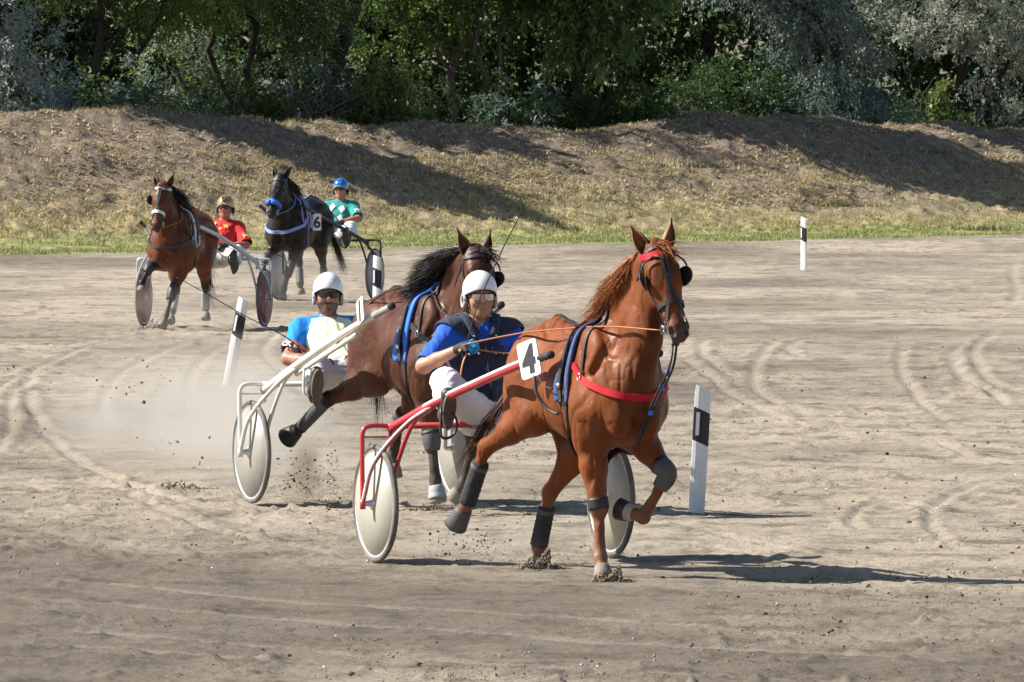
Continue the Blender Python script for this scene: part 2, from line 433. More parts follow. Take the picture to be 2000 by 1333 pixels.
MAT_GRASS = leaf_mat('grass blades', 0.8, 0.25, 0.1)
def grass():
    """short blades on verge and bank, denser and greener on the verge; loose straw on the slope"""
    def scatter(n, s0, s1, dens=None, seed=1):
        r = np.random.default_rng(seed)
        s = r.uniform(s0, s1, n * 2); u = r.uniform(-0.07, 0.07, n * 2)
        y = (157.6 + 1.45 * s) / (1 - 1.05 * u); x = u * y
        nz = fbm(x * 0.6, y * 0.6, 3, seed + 5)
        keep = r.uniform(-0.5, 0.5, n * 2) < nz * 1.6 + 0.15
        return x[keep][:n], y[keep][:n], s[keep][:n], r
    def blades(name, x, y, s, r, h0, h1, w0, cols, lay=0.3, label=None, cat=None):
        n = len(x); z = height(x, y)
        z = z + np.clip((s - 1) / 5, 0, 1) * (fbm(x * 0.7, y * 0.7, 3, 5) * 0.22 + fbm(x * 3, y * 3, 3, 9) * 0.10)
        h = r.uniform(h0, h1, n); a = r.uniform(0, 2 * math.pi, n); lean = r.normal(0, lay, n)
        dx = np.cos(a) * w0 * r.uniform(0.6, 1.4, n); dy = np.sin(a) * w0 * r.uniform(0.6, 1.4, n)
        tx = np.cos(a + 1.5) * lean * h; ty = np.sin(a + 1.5) * lean * h
        p = np.stack([x, y, z - 0.01], 1)
        v = np.stack([p + np.stack([-dx, -dy, 0 * x], 1), p + np.stack([dx, dy, 0 * x], 1), p + np.stack([tx + dx * .3, ty + dy * .3, h], 1)], 1).reshape(-1, 3)
        f = np.arange(3 * n).reshape(n, 3)
        c = np.array(cols)[r.integers(0, len(cols), n)] * r.uniform(0.7, 1.25, (n, 1))
        o = mesh(name, v, f, MAT_GRASS, None, False, np.repeat(c, 3, 0))
        tag(o, label, cat, kind='stuff')
    G1 = [(0.25, 0.285, 0.105), (0.30, 0.32, 0.13), (0.38, 0.36, 0.18), (0.19, 0.24, 0.08)]
    G2 = [(0.46, 0.38, 0.20), (0.40, 0.34, 0.16), (0.52, 0.43, 0.25), (0.22, 0.24, 0.09)]
    G3 = [(0.54, 0.45, 0.29), (0.45, 0.36, 0.22), (0.34, 0.26, 0.17), (0.60, 0.52, 0.36)]
    x, y, s, r = scatter(56000, 0.0, 8.5, seed=1); blades('verge_grass', x, y, s, r, 0.03, 0.09, 0.012, G1, 0.4, 'short green grass of the verge along the track', 'grass')
    x, y, s, r = scatter(46000, 6, 13, seed=2); blades('dry_grass', x, y, s, r, 0.04, 0.12, 0.013, G2, 0.7, 'yellowed grass on the lower slope of the bank', 'grass')
    x, y, s, r = scatter(46000, 10, 18, seed=3); blades('straw_litter', x, y, s, r, 0.015, 0.08, 0.022, G3, 2.2, 'pale straw and dead leaves littering the upper bank', 'straw')
    # crisp grass fringe at the top of the bank
    x, y, s, r = scatter(14000, 15, 17.5, seed=4); blades('crest_grass', x, y, s, r, 0.03, 0.13, 0.012, G2 + [(0.10, 0.12, 0.04)], 0.5, 'thin dry grass fringe along the crest of the bank', 'grass')
grass()
# ------------------------------------------------------------------ trees
MAT_LEAF = leaf_mat('green leaf', 0.45, 0.52, 0.35)
MAT_SILVER = leaf_mat('silver leaf', 0.6, 0.35, 0.25)
MAT_SILVER_SUNLIT = leaf_mat('sunlit silver leaf', 0.6, 0.5, 0.25)
MAT_BARK = mat('dark bark', (0.032, 0.026, 0.021), 0.95, var=0.4, scale=6, bump=0.8, bscale=22)
MAT_BARK2 = mat('pale bark', (0.085, 0.07, 0.052), 0.9, var=0.35, scale=7, bump=0.7, bscale=25)
MAT_TWIG = mat('dry twig', (0.20, 0.13, 0.09), 0.9, var=0.3, scale=9)

def crest_xy(px, s):
    u = (px - 1000) / FPX; y = (157.6 + 1.45 * s) / (1 - 1.05 * u)
    return u * y, y

def sprays(r, blobs, n, per, size, width, droop, cols, spray_len, hollow=0.55, curl=0.5, clump=0):
    """leafy sprays spread through ellipsoid blobs: returns vertex, face and colour arrays"""
    b = np.array(blobs, float); vol = (b[:, 3] * b[:, 4] * b[:, 5]) ** 0.8
    k = r.choice(len(b), n, p=vol / vol.sum()); B = b[k]
    d = r.normal(size=(n, 3)); d /= np.linalg.norm(d, axis=1)[:, None]
    rad = hollow + (1 - hollow) * r.random(n) ** 0.7
    rad *= 1 + 0.18 * np.sin(d[:, 0] * 7 + d[:, 2] * 5 + k) + r.normal(0, 0.06, n)
    o = B[:, :3] + d * rad[:, None] * B[:, 3:6]
    if clump:                                   # gather sprays round branch ends, leaving dark gaps between
        nc = max(8, n // clump); ci = r.integers(0, nc, n); o = o[ci] + r.normal(0, .5, (n, 3)) * spray_len * np.array((.8, .8, .55)); d = d[ci]
    di = d * 0.7 + r.normal(0, 0.45, (n, 3)); di[:, 2] -= droop * 0.6; di /= np.linalg.norm(di, axis=1)[:, None]
    L = spray_len * r.uniform(0.5, 1.3, n)
    base = np.array(cols)[r.integers(0, len(cols), n)] * r.uniform(0.65, 1.3, (n, 1))
    t = np.linspace(0.05, 1, per)
    P = o[:, None, :] + di[:, None, :] * (t[None, :, None] * L[:, None, None])
    P[:, :, 2] -= droop * L[:, None] * 0.6 * t[None] ** 2
    m = n * per
    P = P.reshape(-1, 3) + r.normal(0, size * 0.35, (m, 3))
    ld = np.repeat(di, per, 0) + r.normal(0, 0.75, (m, 3)); ld[:, 2] -= droop * 0.9
    ld /= np.linalg.norm(ld, axis=1)[:, None]
    nn = r.normal(size=(m, 3)); nn[:, 2] += 0.6
    sd_ = np.cross(ld, nn); sd_ /= np.linalg.norm(sd_, axis=1)[:, None] + 1e-9
    up = np.cross(sd_, ld)
    l = size * r.uniform(0.6, 1.25, m)[:, None]; wd = width * r.uniform(0.7, 1.2, m)[:, None]
    a = P; q1 = P + ld * l * 0.45 + sd_ * wd + up * wd * 0.3; q2 = P + ld * l - up * l * 0.12 * curl; q3 = P + ld * l * 0.45 - sd_ * wd + up * wd * 0.3
    V = np.stack([a, q1, q2, q3], 1).reshape(-1, 3)
    F = np.arange(4 * m).reshape(m, 4)
    C = np.repeat(base, per, 0) * r.uniform(0.8, 1.2, (m, 1))
    return V, F, np.repeat(C, 4, 0)

def limb(mb, r, p0, p1, r0, r1, bend=0.15, n=9):
    p0 = np.array(p0, float); p1 = np.array(p1, float); L = np.linalg.norm(p1 - p0)
    mid = (p0 + p1) / 2 + r.normal(0, bend * L * 0.5, 3) * (1, 1, 0.4)
    c = spline([p0, mid, p1], n); c[1:-1] += r.normal(0, 0.02 * L, (n - 2, 3))
    mb.tube(c, np.linspace(r0, r1, n), 7)

def tree(name, label, cat, px, s, blobs, cols, mt=None, bark=None, trunks=None, n=1400, per=14, size=0.12, width=0.025, droop=0.3,
         spray=0.5, seed=0, high=None, group=None, hollow=0.5, curl=0.5, limbs=10, clump=11):
    r = np.random.default_rng(1000 + seed)
    x, y = crest_xy(px, s); z = float(height(np.array(x), np.array(y)))
    root = empty(name, (x, y, z - 0.05)); tag(root, label, cat, group)
    mb = MB()
    for (p0, p1, r0, r1) in (trunks or []):
        limb(mb, r, p0, p1, r0, r1, 0.08, 12)
    ends = [np.array(t[1]) for t in (trunks or [((0, 0, 0), (0, 0, 1.5), .1, .08)])]
    for b in blobs:
        for k in range(max(2, limbs // len(blobs))):
            e = np.array(b[:3]) + r.normal(0, 0.45, 3) * np.array(b[3:6])
            st = min(ends, key=lambda q: np.linalg.norm(q - e)) if trunks else np.array((0, 0, 0.1))
            st = st * r.uniform(0.55, 1.0) if trunks else st + r.normal(0, .1, 3) * (1, 1, 0)
            limb(mb, r, st, e, 0.035, 0.008, 0.25)
    if mb.v: mb.build('trunk', bark or MAT_BARK, root)
    V, F, C = sprays(r, blobs, n, per, size, width, droop, cols, spray, hollow, curl, clump)
    if high:  # unseen upper crown, coarse leaves added for the shade they cast
        V2, F2, C2 = sprays(r, high, 520, 9, 0.42, 0.13, droop, cols, 0.8, 0.2, curl)
        F = np.concatenate([F, F2 + len(V)]); V = np.concatenate([V, V2]); C = np.concatenate([C, C2])
    mesh('crown', V, F, mt or MAT_LEAF, root, False, C)
    return root

GREEN = [(0.12, 0.195, 0.045), (0.155, 0.235, 0.055), (0.09, 0.16, 0.045), (0.20, 0.26, 0.065)]
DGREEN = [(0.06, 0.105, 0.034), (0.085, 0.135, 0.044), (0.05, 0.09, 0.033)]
YGREEN = [(0.17, 0.225, 0.055), (0.12, 0.185, 0.045), (0.22, 0.245, 0.06), (0.09, 0.15, 0.045)]
SILV = [(0.33, 0.395, 0.37), (0.27, 0.34, 0.32), (0.40, 0.45, 0.41), (0.22, 0.28, 0.26)]
TEAL = [(0.14, 0.215, 0.18), (0.18, 0.25, 0.21), (0.12, 0.185, 0.155)]
SILV_SUNLIT = [(0.47, 0.52, 0.43), (0.40, 0.46, 0.39), (0.54, 0.57, 0.47), (0.32, 0.37, 0.31), (0.42, 0.37, 0.28)]  # silver leaf palette lightened to carry the sunlight on this tree
g_t = 'trees behind the embankment'
tree('silver_tree', 'silvery blue narrow leaved tree at the far left above the bank', 'tree', 20, 18.2,
     [(-.4, 0, 1.2, 1.5, 1.1, 1.2), (-.7, 0, 2.6, 1.2, 1.0, 1.0), (-.8, .2, 3.9, 1.1, 1.0, 1.2), (-1.9, 0, 1.8, 1.4, 1.1, 1.8), (0.2, -.1, .7, 1.0, .8, .7)],
     SILV, MAT_SILVER, n=1700, per=15, size=.115, width=.020, droop=.35, spray=.45, hollow=.68, seed=1, group=g_t, trunks=[((-.6, 0, 0), (-.7, 0, 3.5), .10, .05)],
     high=[(-1.2, 0, 6, 1.8, 1.4, 1.6)])
tree('locust_tree', 'feathery green tree with a single straight black trunk', 'tree', 190, 20.5,
     [(.8, 0, 3.7, 1.7, 1.2, .9), (2.0, .2, 3.3, 1.3, 1.2, .8), (-.8, .3, 3.9, 1.2, 1.2, .9), (2.6, .0, 4.4, 1.4, 1.2, 1.0), (.4, .5, 4.7, 2.0, 1.4, .9)],
     GREEN + YGREEN, n=2300, per=14, size=.09, width=.016, droop=.5, spray=.45, seed=2, group=g_t,
     trunks=[((0, 0, 0), (.15, 0, 4.6), .085, .06), ((.1, 0, 2.1), (1.5, 0, 3.2), .045, .02), ((.1, 0, 1.9), (-.8, .1, 3.1), .03, .015)],
     high=[(-.6, 0, 6.0, 1.5, 1.2, 1.2)])
tree('twin_trunk_tree', 'green tree with two slender dark trunks side by side', 'tree', 462, 20.0,
     [(.6, 0, 3.6, 1.5, 1.2, 1.1), (1.5, 0, 2.9, 1.0, 1.0, .9), (-.6, .2, 4.1, 1.3, 1.2, .9), (1.9, .2, 4.2, 1.3, 1.2, 1.0)],
     GREEN + DGREEN, n=2100, per=13, size=.085, width=.02, droop=.35, spray=.4, seed=3, group=g_t,
     trunks=[((-.12, 0, 0), (-.35, 0, 4.8), .085, .06), ((.2, .1, 0), (.05, .1, 4.8), .10, .07)])
tree('pale_shrub', 'pale grey green sunlit shrub with leaning dark stems behind the bank', 'shrub', 385, 21.5,
     [(-.3, 0, 1.5, 1.0, .9, 1.1), (.5, 0, 1.0, .8, .8, .8), (-1.0, .1, 1.0, .8, .8, .8)], TEAL + SILV + YGREEN, MAT_SILVER, n=1000, per=13, size=.08, width=.018, droop=.2,
     spray=.4, seed=4, group='shrubs behind the bank', trunks=[((.6, -.2, 0), (-.9, -.2, 2.4), .06, .035), ((.9, -.1, 0), (-.2, -.1, 2.7), .05, .03)])
tree('leaning_willow', 'thick dark trunk leaning right with grey green leaves', 'tree', 628, 19.5,
     [(-.3, 0, 2.4, .9, .8, 1.2), (.2, .2, 3.9, 1.2, 1.0, 1.0), (-.6, .3, 3.6, .9, .8, 1.0), (-.2, 0, 1.1, .9, .8, .9), (1.9, .3, 4.6, 1.2, .9, .8)],
     TEAL + DGREEN + SILV[:2], MAT_SILVER, n=1700, per=14, size=.085, width=.014, droop=.45, spray=.42, seed=5, group=g_t,
     trunks=[((0, 0, 0), (.45, 0, 2.2), .20, .18), ((.4, 0, 2.0), (1.4, 0, 4.9), .18, .13), ((1.15, 0, 3.9), (2.3, .1, 4.3), .07, .03)])
tree('drooping_bush', 'light green bush of long drooping leaves standing on the crest', 'bush', 735, 16.8,
     [(0, 0, .75, .55, .4, .7), (.25, 0, 1.25, .3, .25, .5), (-.45, 0, .35, .4, .3, .35), (.75, 0, .3, .55, .3, .25), (.4, 0, .5, .5, .4, .45)],
     [(0.17, 0.21, 0.06), (0.13, 0.18, 0.06), (0.09, 0.14, 0.05), (0.22, 0.25, 0.08)], n=520, per=12, size=.13, width=.024, droop=.8, spray=.35, seed=6, group='bushes on the crest')
tree('forked_tree', 'dark green tree with a pale forked trunk above the lit bank', 'tree', 885, 20.0,
     [(-.6, 0, 3.6, 1.3, 1.1, 1.0), (.4, 0, 4.3, 1.5, 1.2, .9), (-1.3, .2, 2.6, 1.0, .9, .9), (.6, .4, 3.2, .9, .8, .7)],
     DGREEN + GREEN, n=1700, per=13, size=.11, width=.028, droop=.4, spray=.4, seed=7, group=g_t, bark=MAT_BARK2,
     trunks=[((.1, 0, 0), (0, 0, 2.0), .12, .10), ((0, 0, 1.9), (-.2, 0, 4.6), .09, .06), ((0, 0, 1.8), (-1.3, 0, 3.0), .05, .02), ((.75, .1, 0), (.5, .1, 3.6), .08, .05), ((1.0, .1, 0), (1.2, .1, 3.2), .07, .04)],
     high=[(.3, 0, 6.3, 2.0, 1.8, 1.5)])
tree('broadleaf_tree', 'tree with large drooping dark green leaves hanging over the lit bank', 'tree', 1120, 18.6,
     [(.5, -.3, 4.2, 1.5, 1.0, .9), (-.4, -.2, 3.4, .9, .7, .7), (1.1, -.3, 3.1, .9, .7, .9), (.2, -.2, 2.2, .6, .5, .7), (1.5, 0, 4.0, 1.0, .8, .9), (-1.2, .2, 4.3, 1.1, .9, .8)],
     [(0.13, 0.215, 0.075), (0.10, 0.185, 0.065), (0.16, 0.25, 0.085), (0.22, 0.29, 0.09)], n=1000, per=12, size=.19, width=.045, droop=.9, spray=.4, seed=8, group=g_t,
     trunks=[((.2, .4, 0), (.3, .3, 4.4), .12, .08)], high=[(.3, 0, 6.5, 2.6, 2.0, 1.9)])
tree('weeping_silver_tree', 'blue grey weeping tree hanging over the shaded hump of the bank', 'tree', 1560, 18.4,
     [(-.9, 0, 4.3, 1.5, 1.0, .9), (.3, 0, 3.6, 1.2, .9, 1.0), (.5, 0, 2.3, .9, .8, .9), (.2, 0, 1.0, .8, .7, .8), (1.0, 0, .6, .8, .7, .6), (-2.0, 0, 4.4, .7, .7, .9), (.9, .1, 4.5, 1.2, 1, .8), (-.1, -.1, 3.2, .6, .6, 1.1)],
     SILV + TEAL, MAT_SILVER, n=1900, per=15, size=.105, width=.020, droop=.8, spray=.5, hollow=.68, seed=9, group=g_t,
     trunks=[((.9, .4, 0), (.6, .3, 4.2), .13, .08)], high=[(-1.2, 0, 6.4, 2.0, 1.4, 1.4)])
tree('teal_shrub', 'low teal green shrub below the silver trees on the crest', 'shrub', 1690, 17.6,
     [(0, 0, .6, .7, .5, .7), (.35, 0, .3, .7, .5, .4), (-.2, 0, 1.3, .5, .4, .6)], TEAL, MAT_SILVER, n=800, per=14, size=.07, width=.013, droop=.25, spray=.4, seed=10, group='shrubs behind the bank')
tree('bright_silver_tree', 'large bright silver grey bushy tree at the far right', 'tree', 1860, 19.0,
     [(-.7, 0, 3.7, 1.4, 1.1, 1.1), (.9, 0, 3.6, 1.5, 1.1, 1.1), (1.1, -.1, 2.3, 1.0, .9, .9), (-1.3, .2, 2.7, 1.0, .9, .8), (.1, .1, 4.6, 1.9, 1.2, .9), (1.9, 0, 1.3, .8, .8, 1.3), (-.4, .2, 2.7, .9, .8, .6), (2.4, 0, 3.2, 1.4, 1.1, 1.6)],
     SILV_SUNLIT, MAT_SILVER_SUNLIT, n=2000, per=15, size=.105, width=.021, droop=.12, spray=.38, hollow=.72, seed=11, group=g_t,
     trunks=[((.5, .5, 0), (.3, .4, 3.8), .13, .08), ((.6, .5, .2), (1.8, .2, 2.6), .07, .03)])
tree('vine_shrub', 'small yellow green leafy shrub in a gap of the silver tree', 'shrub', 1835, 17.8,
     [(0, 0, 1.25, .3, .2, .35), (.1, 0, .7, .2, .2, .3)], YGREEN, n=90, per=10, size=.12, width=.035, droop=.5, spray=.25, seed=12, group='shrubs behind the bank')
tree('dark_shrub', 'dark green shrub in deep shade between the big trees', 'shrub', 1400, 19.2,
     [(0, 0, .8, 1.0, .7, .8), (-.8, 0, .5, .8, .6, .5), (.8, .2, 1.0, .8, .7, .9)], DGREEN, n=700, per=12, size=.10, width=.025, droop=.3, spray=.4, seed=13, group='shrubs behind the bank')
tree('low_sucker_shrub', 'dark drooping shrub low on the crest right of the lit patch', 'shrub', 1225, 17.4,
     [(0, 0, .5, .5, .4, .45), (.4, 0, .25, .5, .4, .3)], DGREEN + GREEN[:1], n=300, per=12, size=.11, width=.022, droop=.6, spray=.35, seed=14, group='shrubs behind the bank')
tree('bank_top_shrub', 'dark grey green shrub at the foot of the black trunk', 'shrub', 300, 18.6,
     [(.2, 0, .7, .9, .6, .7), (-.5, 0, .5, .6, .5, .5), (.8, 0, .5, .8, .5, .5)], TEAL + DGREEN, MAT_SILVER, n=700, per=13, size=.08, width=.016, droop=.3, spray=.35, seed=15, group='shrubs behind the bank')
tree('tangled_bush', 'leafy dark bush beside the tangle of bare twigs', 'bush', 590, 18.0,
     [(0, 0, .5, .9, .5, .5), (.6, 0, .8, .6, .5, .7)], DGREEN + TEAL, n=420, per=11, size=.08, width=.02, droop=.3, spray=.35, seed=16, group='bushes on the crest')

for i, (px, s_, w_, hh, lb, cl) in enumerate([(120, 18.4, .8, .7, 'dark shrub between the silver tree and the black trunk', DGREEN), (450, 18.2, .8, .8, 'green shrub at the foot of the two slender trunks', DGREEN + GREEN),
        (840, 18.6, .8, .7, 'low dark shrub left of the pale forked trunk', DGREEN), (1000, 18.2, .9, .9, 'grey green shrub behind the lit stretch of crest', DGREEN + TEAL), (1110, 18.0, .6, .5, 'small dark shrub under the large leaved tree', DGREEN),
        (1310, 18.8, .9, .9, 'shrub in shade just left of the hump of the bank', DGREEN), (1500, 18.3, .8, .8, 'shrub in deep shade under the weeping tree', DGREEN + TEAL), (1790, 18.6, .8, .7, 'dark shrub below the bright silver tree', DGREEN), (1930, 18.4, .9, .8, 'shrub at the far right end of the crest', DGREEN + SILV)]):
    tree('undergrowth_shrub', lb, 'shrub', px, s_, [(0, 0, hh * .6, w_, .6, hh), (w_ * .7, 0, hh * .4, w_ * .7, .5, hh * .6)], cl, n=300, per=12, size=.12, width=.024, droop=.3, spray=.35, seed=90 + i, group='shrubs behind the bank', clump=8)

def brushwood():
    r = np.random.default_rng(77); x, y = crest_xy(555, 17.6); z = float(height(np.array(x), np.array(y)))
    root = empty('brushwood', (x, y, z)); tag(root, 'tangle of bare reddish brown twigs on the crest of the bank', 'brushwood')
    mb = MB()
    for k in range(70):
        a = r.uniform(-.9, .9); p0 = np.array((a, r.normal(0, .2), r.uniform(-.05, .5))); d = np.array((r.normal(0, .6), r.normal(0, .2), r.uniform(.2, 1.0)))
        L = r.uniform(.4, 1.1); p1 = p0 + d * L; mid = (p0 + p1) / 2 + r.normal(0, .15, 3)
        mb.tube(spline([p0, mid, p1], 6), np.linspace(.011, .004, 6), 4)
    mb.build('twig', MAT_TWIG, root)
brushwood()
def reeds(px, s, n, h, name, label, col):
    r = np.random.default_rng(px); x, y = crest_xy(px, s); z = float(height(np.array(x), np.array(y)))
    v = []; 
    bx = r.normal(0, .5, n); by = r.normal(0, .3, n); hh = h * r.uniform(.4, 1.1, n); ln = r.normal(0, .35, n)
    p = np.stack([x + bx, y + by, z + 0 * bx - .05], 1); t = p + np.stack([ln * hh, r.normal(0, .2, n) * hh, hh], 1)
    v = np.stack([p + (-.008, 0, 0), p + (.008, 0, 0), t], 1).reshape(-1, 3)
    c = np.array(col)[None] * r.uniform(.6, 1.3, (n, 1))
    tag(mesh(name, v, np.arange(3 * n).reshape(n, 3), MAT_GRASS, None, False, np.repeat(c, 3, 0)), label, 'grass', kind='stuff')
reeds(190, 17.2, 400, .5, 'dry_tall_grass', 'tuft of tall dry grass at the foot of the black trunk', (.30, .20, .11))
reeds(1115, 16.9, 120, .22, 'crest_tuft', 'small green tuft of grass on the lit crest', (.12, .17, .04))
# row of closed dark trees further back: what shows between the front trees
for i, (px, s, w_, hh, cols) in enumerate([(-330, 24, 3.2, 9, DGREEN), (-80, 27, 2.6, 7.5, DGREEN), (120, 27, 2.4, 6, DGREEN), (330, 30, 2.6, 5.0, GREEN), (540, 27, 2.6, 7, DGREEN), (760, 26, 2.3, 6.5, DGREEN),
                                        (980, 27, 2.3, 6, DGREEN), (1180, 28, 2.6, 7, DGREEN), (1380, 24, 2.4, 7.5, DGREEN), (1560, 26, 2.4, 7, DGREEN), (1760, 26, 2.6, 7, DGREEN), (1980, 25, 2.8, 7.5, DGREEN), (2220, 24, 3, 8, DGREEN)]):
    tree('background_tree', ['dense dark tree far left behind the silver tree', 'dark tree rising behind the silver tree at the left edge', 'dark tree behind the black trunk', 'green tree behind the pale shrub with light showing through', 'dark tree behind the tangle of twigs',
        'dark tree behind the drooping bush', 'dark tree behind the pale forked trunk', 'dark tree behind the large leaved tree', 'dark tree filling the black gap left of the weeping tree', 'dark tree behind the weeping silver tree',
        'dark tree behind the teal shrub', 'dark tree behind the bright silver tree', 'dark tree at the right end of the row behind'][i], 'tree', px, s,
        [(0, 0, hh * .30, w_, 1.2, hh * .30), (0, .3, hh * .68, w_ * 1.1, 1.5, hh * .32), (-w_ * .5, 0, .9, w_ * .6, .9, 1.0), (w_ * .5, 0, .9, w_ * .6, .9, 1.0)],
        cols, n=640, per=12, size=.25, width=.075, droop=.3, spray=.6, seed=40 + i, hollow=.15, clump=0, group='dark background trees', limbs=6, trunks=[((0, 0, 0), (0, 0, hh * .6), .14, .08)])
# ------------------------------------------------------------------ implicit surfaces for bodies
class SDF:
    def __init__(s, lo, hi, vox):
        s.lo = np.asarray(lo, float); s.v = vox
        s.n = np.ceil((np.asarray(hi, float) - s.lo) / vox).astype(int) + 1
        s.d = np.full(s.n, 0.5, np.float32)
        s.ax = [s.lo[i] + vox * np.arange(s.n[i]) for i in range(3)]
    def _box(s, lo, hi):
        a = np.clip(np.floor((lo - s.lo) / s.v).astype(int), 0, s.n); b = np.clip(np.ceil((hi - s.lo) / s.v).astype(int) + 1, 0, s.n)
        if (b <= a).any(): return None
        sl = tuple(slice(a[i], b[i]) for i in range(3))
        g = [s.ax[i][sl[i]].reshape([-1 if k == i else 1 for k in range(3)]).astype(np.float32) for i in range(3)]
        return sl, g
    def _mix(s, sl, d, k, sub=False):
        a = s.d[sl]
        if sub:
            h = np.clip(0.5 - 0.5 * (a + d) / k, 0, 1); s.d[sl] = a * (1 - h) - d * h + k * h * (1 - h)
        else:
            h = np.clip(0.5 + 0.5 * (a - d) / k, 0, 1); s.d[sl] = a * (1 - h) + d * h - k * h * (1 - h)
    def cap(s, a, b, ra, rb, k=0.04, lat=None, sub=False, axis=(0, 1, 0)):
        """tapered capsule; lat flattens it along an axis (factor < 1)"""
        a = np.asarray(a, float); b = np.asarray(b, float); pad = max(ra, rb) * max(1, lat or 1) + k + 3 * s.v
        r = s._box(np.minimum(a, b) - pad, np.maximum(a, b) + pad)
        if r is None: return s
        sl, (X, Y, Z) = r; ba = b - a; L2 = ba @ ba + 1e-12
        px, py, pz = X - a[0], Y - a[1], Z - a[2]
        t = np.clip((px * ba[0] + py * ba[1] + pz * ba[2]) / L2, 0, 1)
        qx, qy, qz = px - t * ba[0], py - t * ba[1], pz - t * ba[2]
        rr = ra + (rb - ra) * t
        if lat:
            ax = np.asarray(axis, float); ax = ax / np.linalg.norm(ax)
            c = qx * ax[0] + qy * ax[1] + qz * ax[2]
            d2 = qx * qx + qy * qy + qz * qz + c * c * (1 / lat ** 2 - 1)
            m = np.sqrt(np.maximum(d2, 1e-12)); d = (m - rr) * (min(1, lat) * 0.5 + 0.5)
        else:
            d = np.sqrt(qx * qx + qy * qy + qz * qz) - rr
        s._mix(sl, d.astype(np.float32), k, sub); return s
    def chain(s, pts, rs, k=0.03, **kw):
        for i in range(len(pts) - 1): s.cap(pts[i], pts[i + 1], rs[i], rs[i + 1], k, **kw)
        return s
    def ell(s, c, r, k=0.05, rot=None, sub=False):
        c = np.asarray(c, float); r = np.asarray(r, float); pad = r.max() + k + 3 * s.v
        q = s._box(c - pad, c + pad)
        if q is None: return s
        sl, (X, Y, Z) = q; px, py, pz = X - c[0], Y - c[1], Z - c[2]
        if rot is not None:
            M = np.asarray(rot)   # columns are the ellipsoid's axes
            px, py, pz = (px * M[0, i] + py * M[1, i] + pz * M[2, i] for i in range(3))
        k0 = np.sqrt((px / r[0]) ** 2 + (py / r[1]) ** 2 + (pz / r[2]) ** 2)
        k1 = np.sqrt((px / r[0] ** 2) ** 2 + (py / r[1] ** 2) ** 2 + (pz / r[2] ** 2) ** 2)
        d = k0 * (k0 - 1) / np.maximum(k1, 1e-6)
        s._mix(sl, d.astype(np.float32), k, sub); return s
    def sample(s, p):
        p = (np.asarray(p, float) - s.lo) / s.v; i = np.clip(np.floor(p).astype(int), 0, s.n - 2); f = np.clip(p - i, 0, 1)
        o = 0
        for dx in (0, 1):
            for dy in (0, 1):
                for dz in (0, 1):
                    w_ = (f[:, 0] if dx else 1 - f[:, 0]) * (f[:, 1] if dy else 1 - f[:, 1]) * (f[:, 2] if dz else 1 - f[:, 2])
                    o = o + w_ * s.d[i[:, 0] + dx, i[:, 1] + dy, i[:, 2] + dz]
        return o
    def grad(s, p):
        e = s.v * 1.2; g = np.stack([s.sample(p + np.eye(3)[i] * e) - s.sample(p - np.eye(3)[i] * e) for i in range(3)], 1)
        return g / (np.linalg.norm(g, axis=1)[:, None] + 1e-9)
    def project(s, p, off=0.0, it=14):
        p = np.array(p, float)
        for _ in range(it): p -= s.grad(p) * np.clip(s.sample(p) - off, -.05, .05)[:, None]
        return p
    def surf(s, iso=0.0):
        """surface nets: vertices and quads of the iso surface"""
        d = s.d - iso; ins = d < 0; n = s.n
        c = sum(ins[x:n[0] - 1 + x, y:n[1] - 1 + y, z:n[2] - 1 + z].astype(np.int8) for x in (0, 1) for y in (0, 1) for z in (0, 1))
        act = (c > 0) & (c < 8); I = np.argwhere(act); N = len(I)
        idx = np.full(act.shape, -1, np.int64); idx[tuple(I.T)] = np.arange(N)
        pos = np.zeros((N, 3)); cnt = np.zeros(N)
        cor = [(x, y, z) for x in (0, 1) for y in (0, 1) for z in (0, 1)]
        val = {q: d[I[:, 0] + q[0], I[:, 1] + q[1], I[:, 2] + q[2]] for q in cor}
        for a in cor:
            for ax in range(3):
                if a[ax] == 0:
                    b = list(a); b[ax] = 1; b = tuple(b); da, db = val[a], val[b]
                    m = (da < 0) != (db < 0); t = da[m] / (da[m] - db[m])
                    pp = np.tile(np.array(a, float), (m.sum(), 1)); pp[:, ax] += t; pos[m] += pp; cnt[m] += 1
        V = s.lo + s.v * (I + pos / cnt[:, None])
        Fs = []
        for ax in range(3):
            o1, o2 = [(1, 2), (2, 0), (0, 1)][ax]
            sl0 = [slice(1, None)] * 3; sl1 = [slice(1, None)] * 3
            sl0 = [slice(None)] * 3; sl0[ax] = slice(0, n[ax] - 1); sl1 = [slice(None)] * 3; sl1[ax] = slice(1, n[ax])
            e = np.argwhere(ins[tuple(sl0)] != ins[tuple(sl1)])
            e = e[(e[:, o1] > 0) & (e[:, o2] > 0) & (e[:, o1] < n[o1] - 1) & (e[:, o2] < n[o2] - 1)]
            q = []
            for (u, w_) in ((1, 1), (0, 1), (0, 0), (1, 0)):
                k = e.copy(); k[:, o1] -= u; k[:, o2] -= w_; q.append(idx[tuple(k.T)])
            q = np.stack(q, 1); flip = ~ins[tuple(sl0)][tuple(e.T)]
            q[flip] = q[flip][:, ::-1]; Fs.append(q)
        return V, np.concatenate(Fs)
    def mesh(s, name, m, parent=None, iso=0.0, colf=None, clip=None, wob=None):
        V, Fq = s.surf(iso)
        if clip is not None:
            keep = clip(V); fk = keep[Fq].all(1); Fq = Fq[fk]; u = np.unique(Fq); rm = np.full(len(V), -1); rm[u] = np.arange(len(u)); V = V[u]; Fq = rm[Fq]
        C = colf(V) if colf else None
        if wob is not None: V = wob(V)
        return mesh(name, V, Fq, m, parent, True, C)

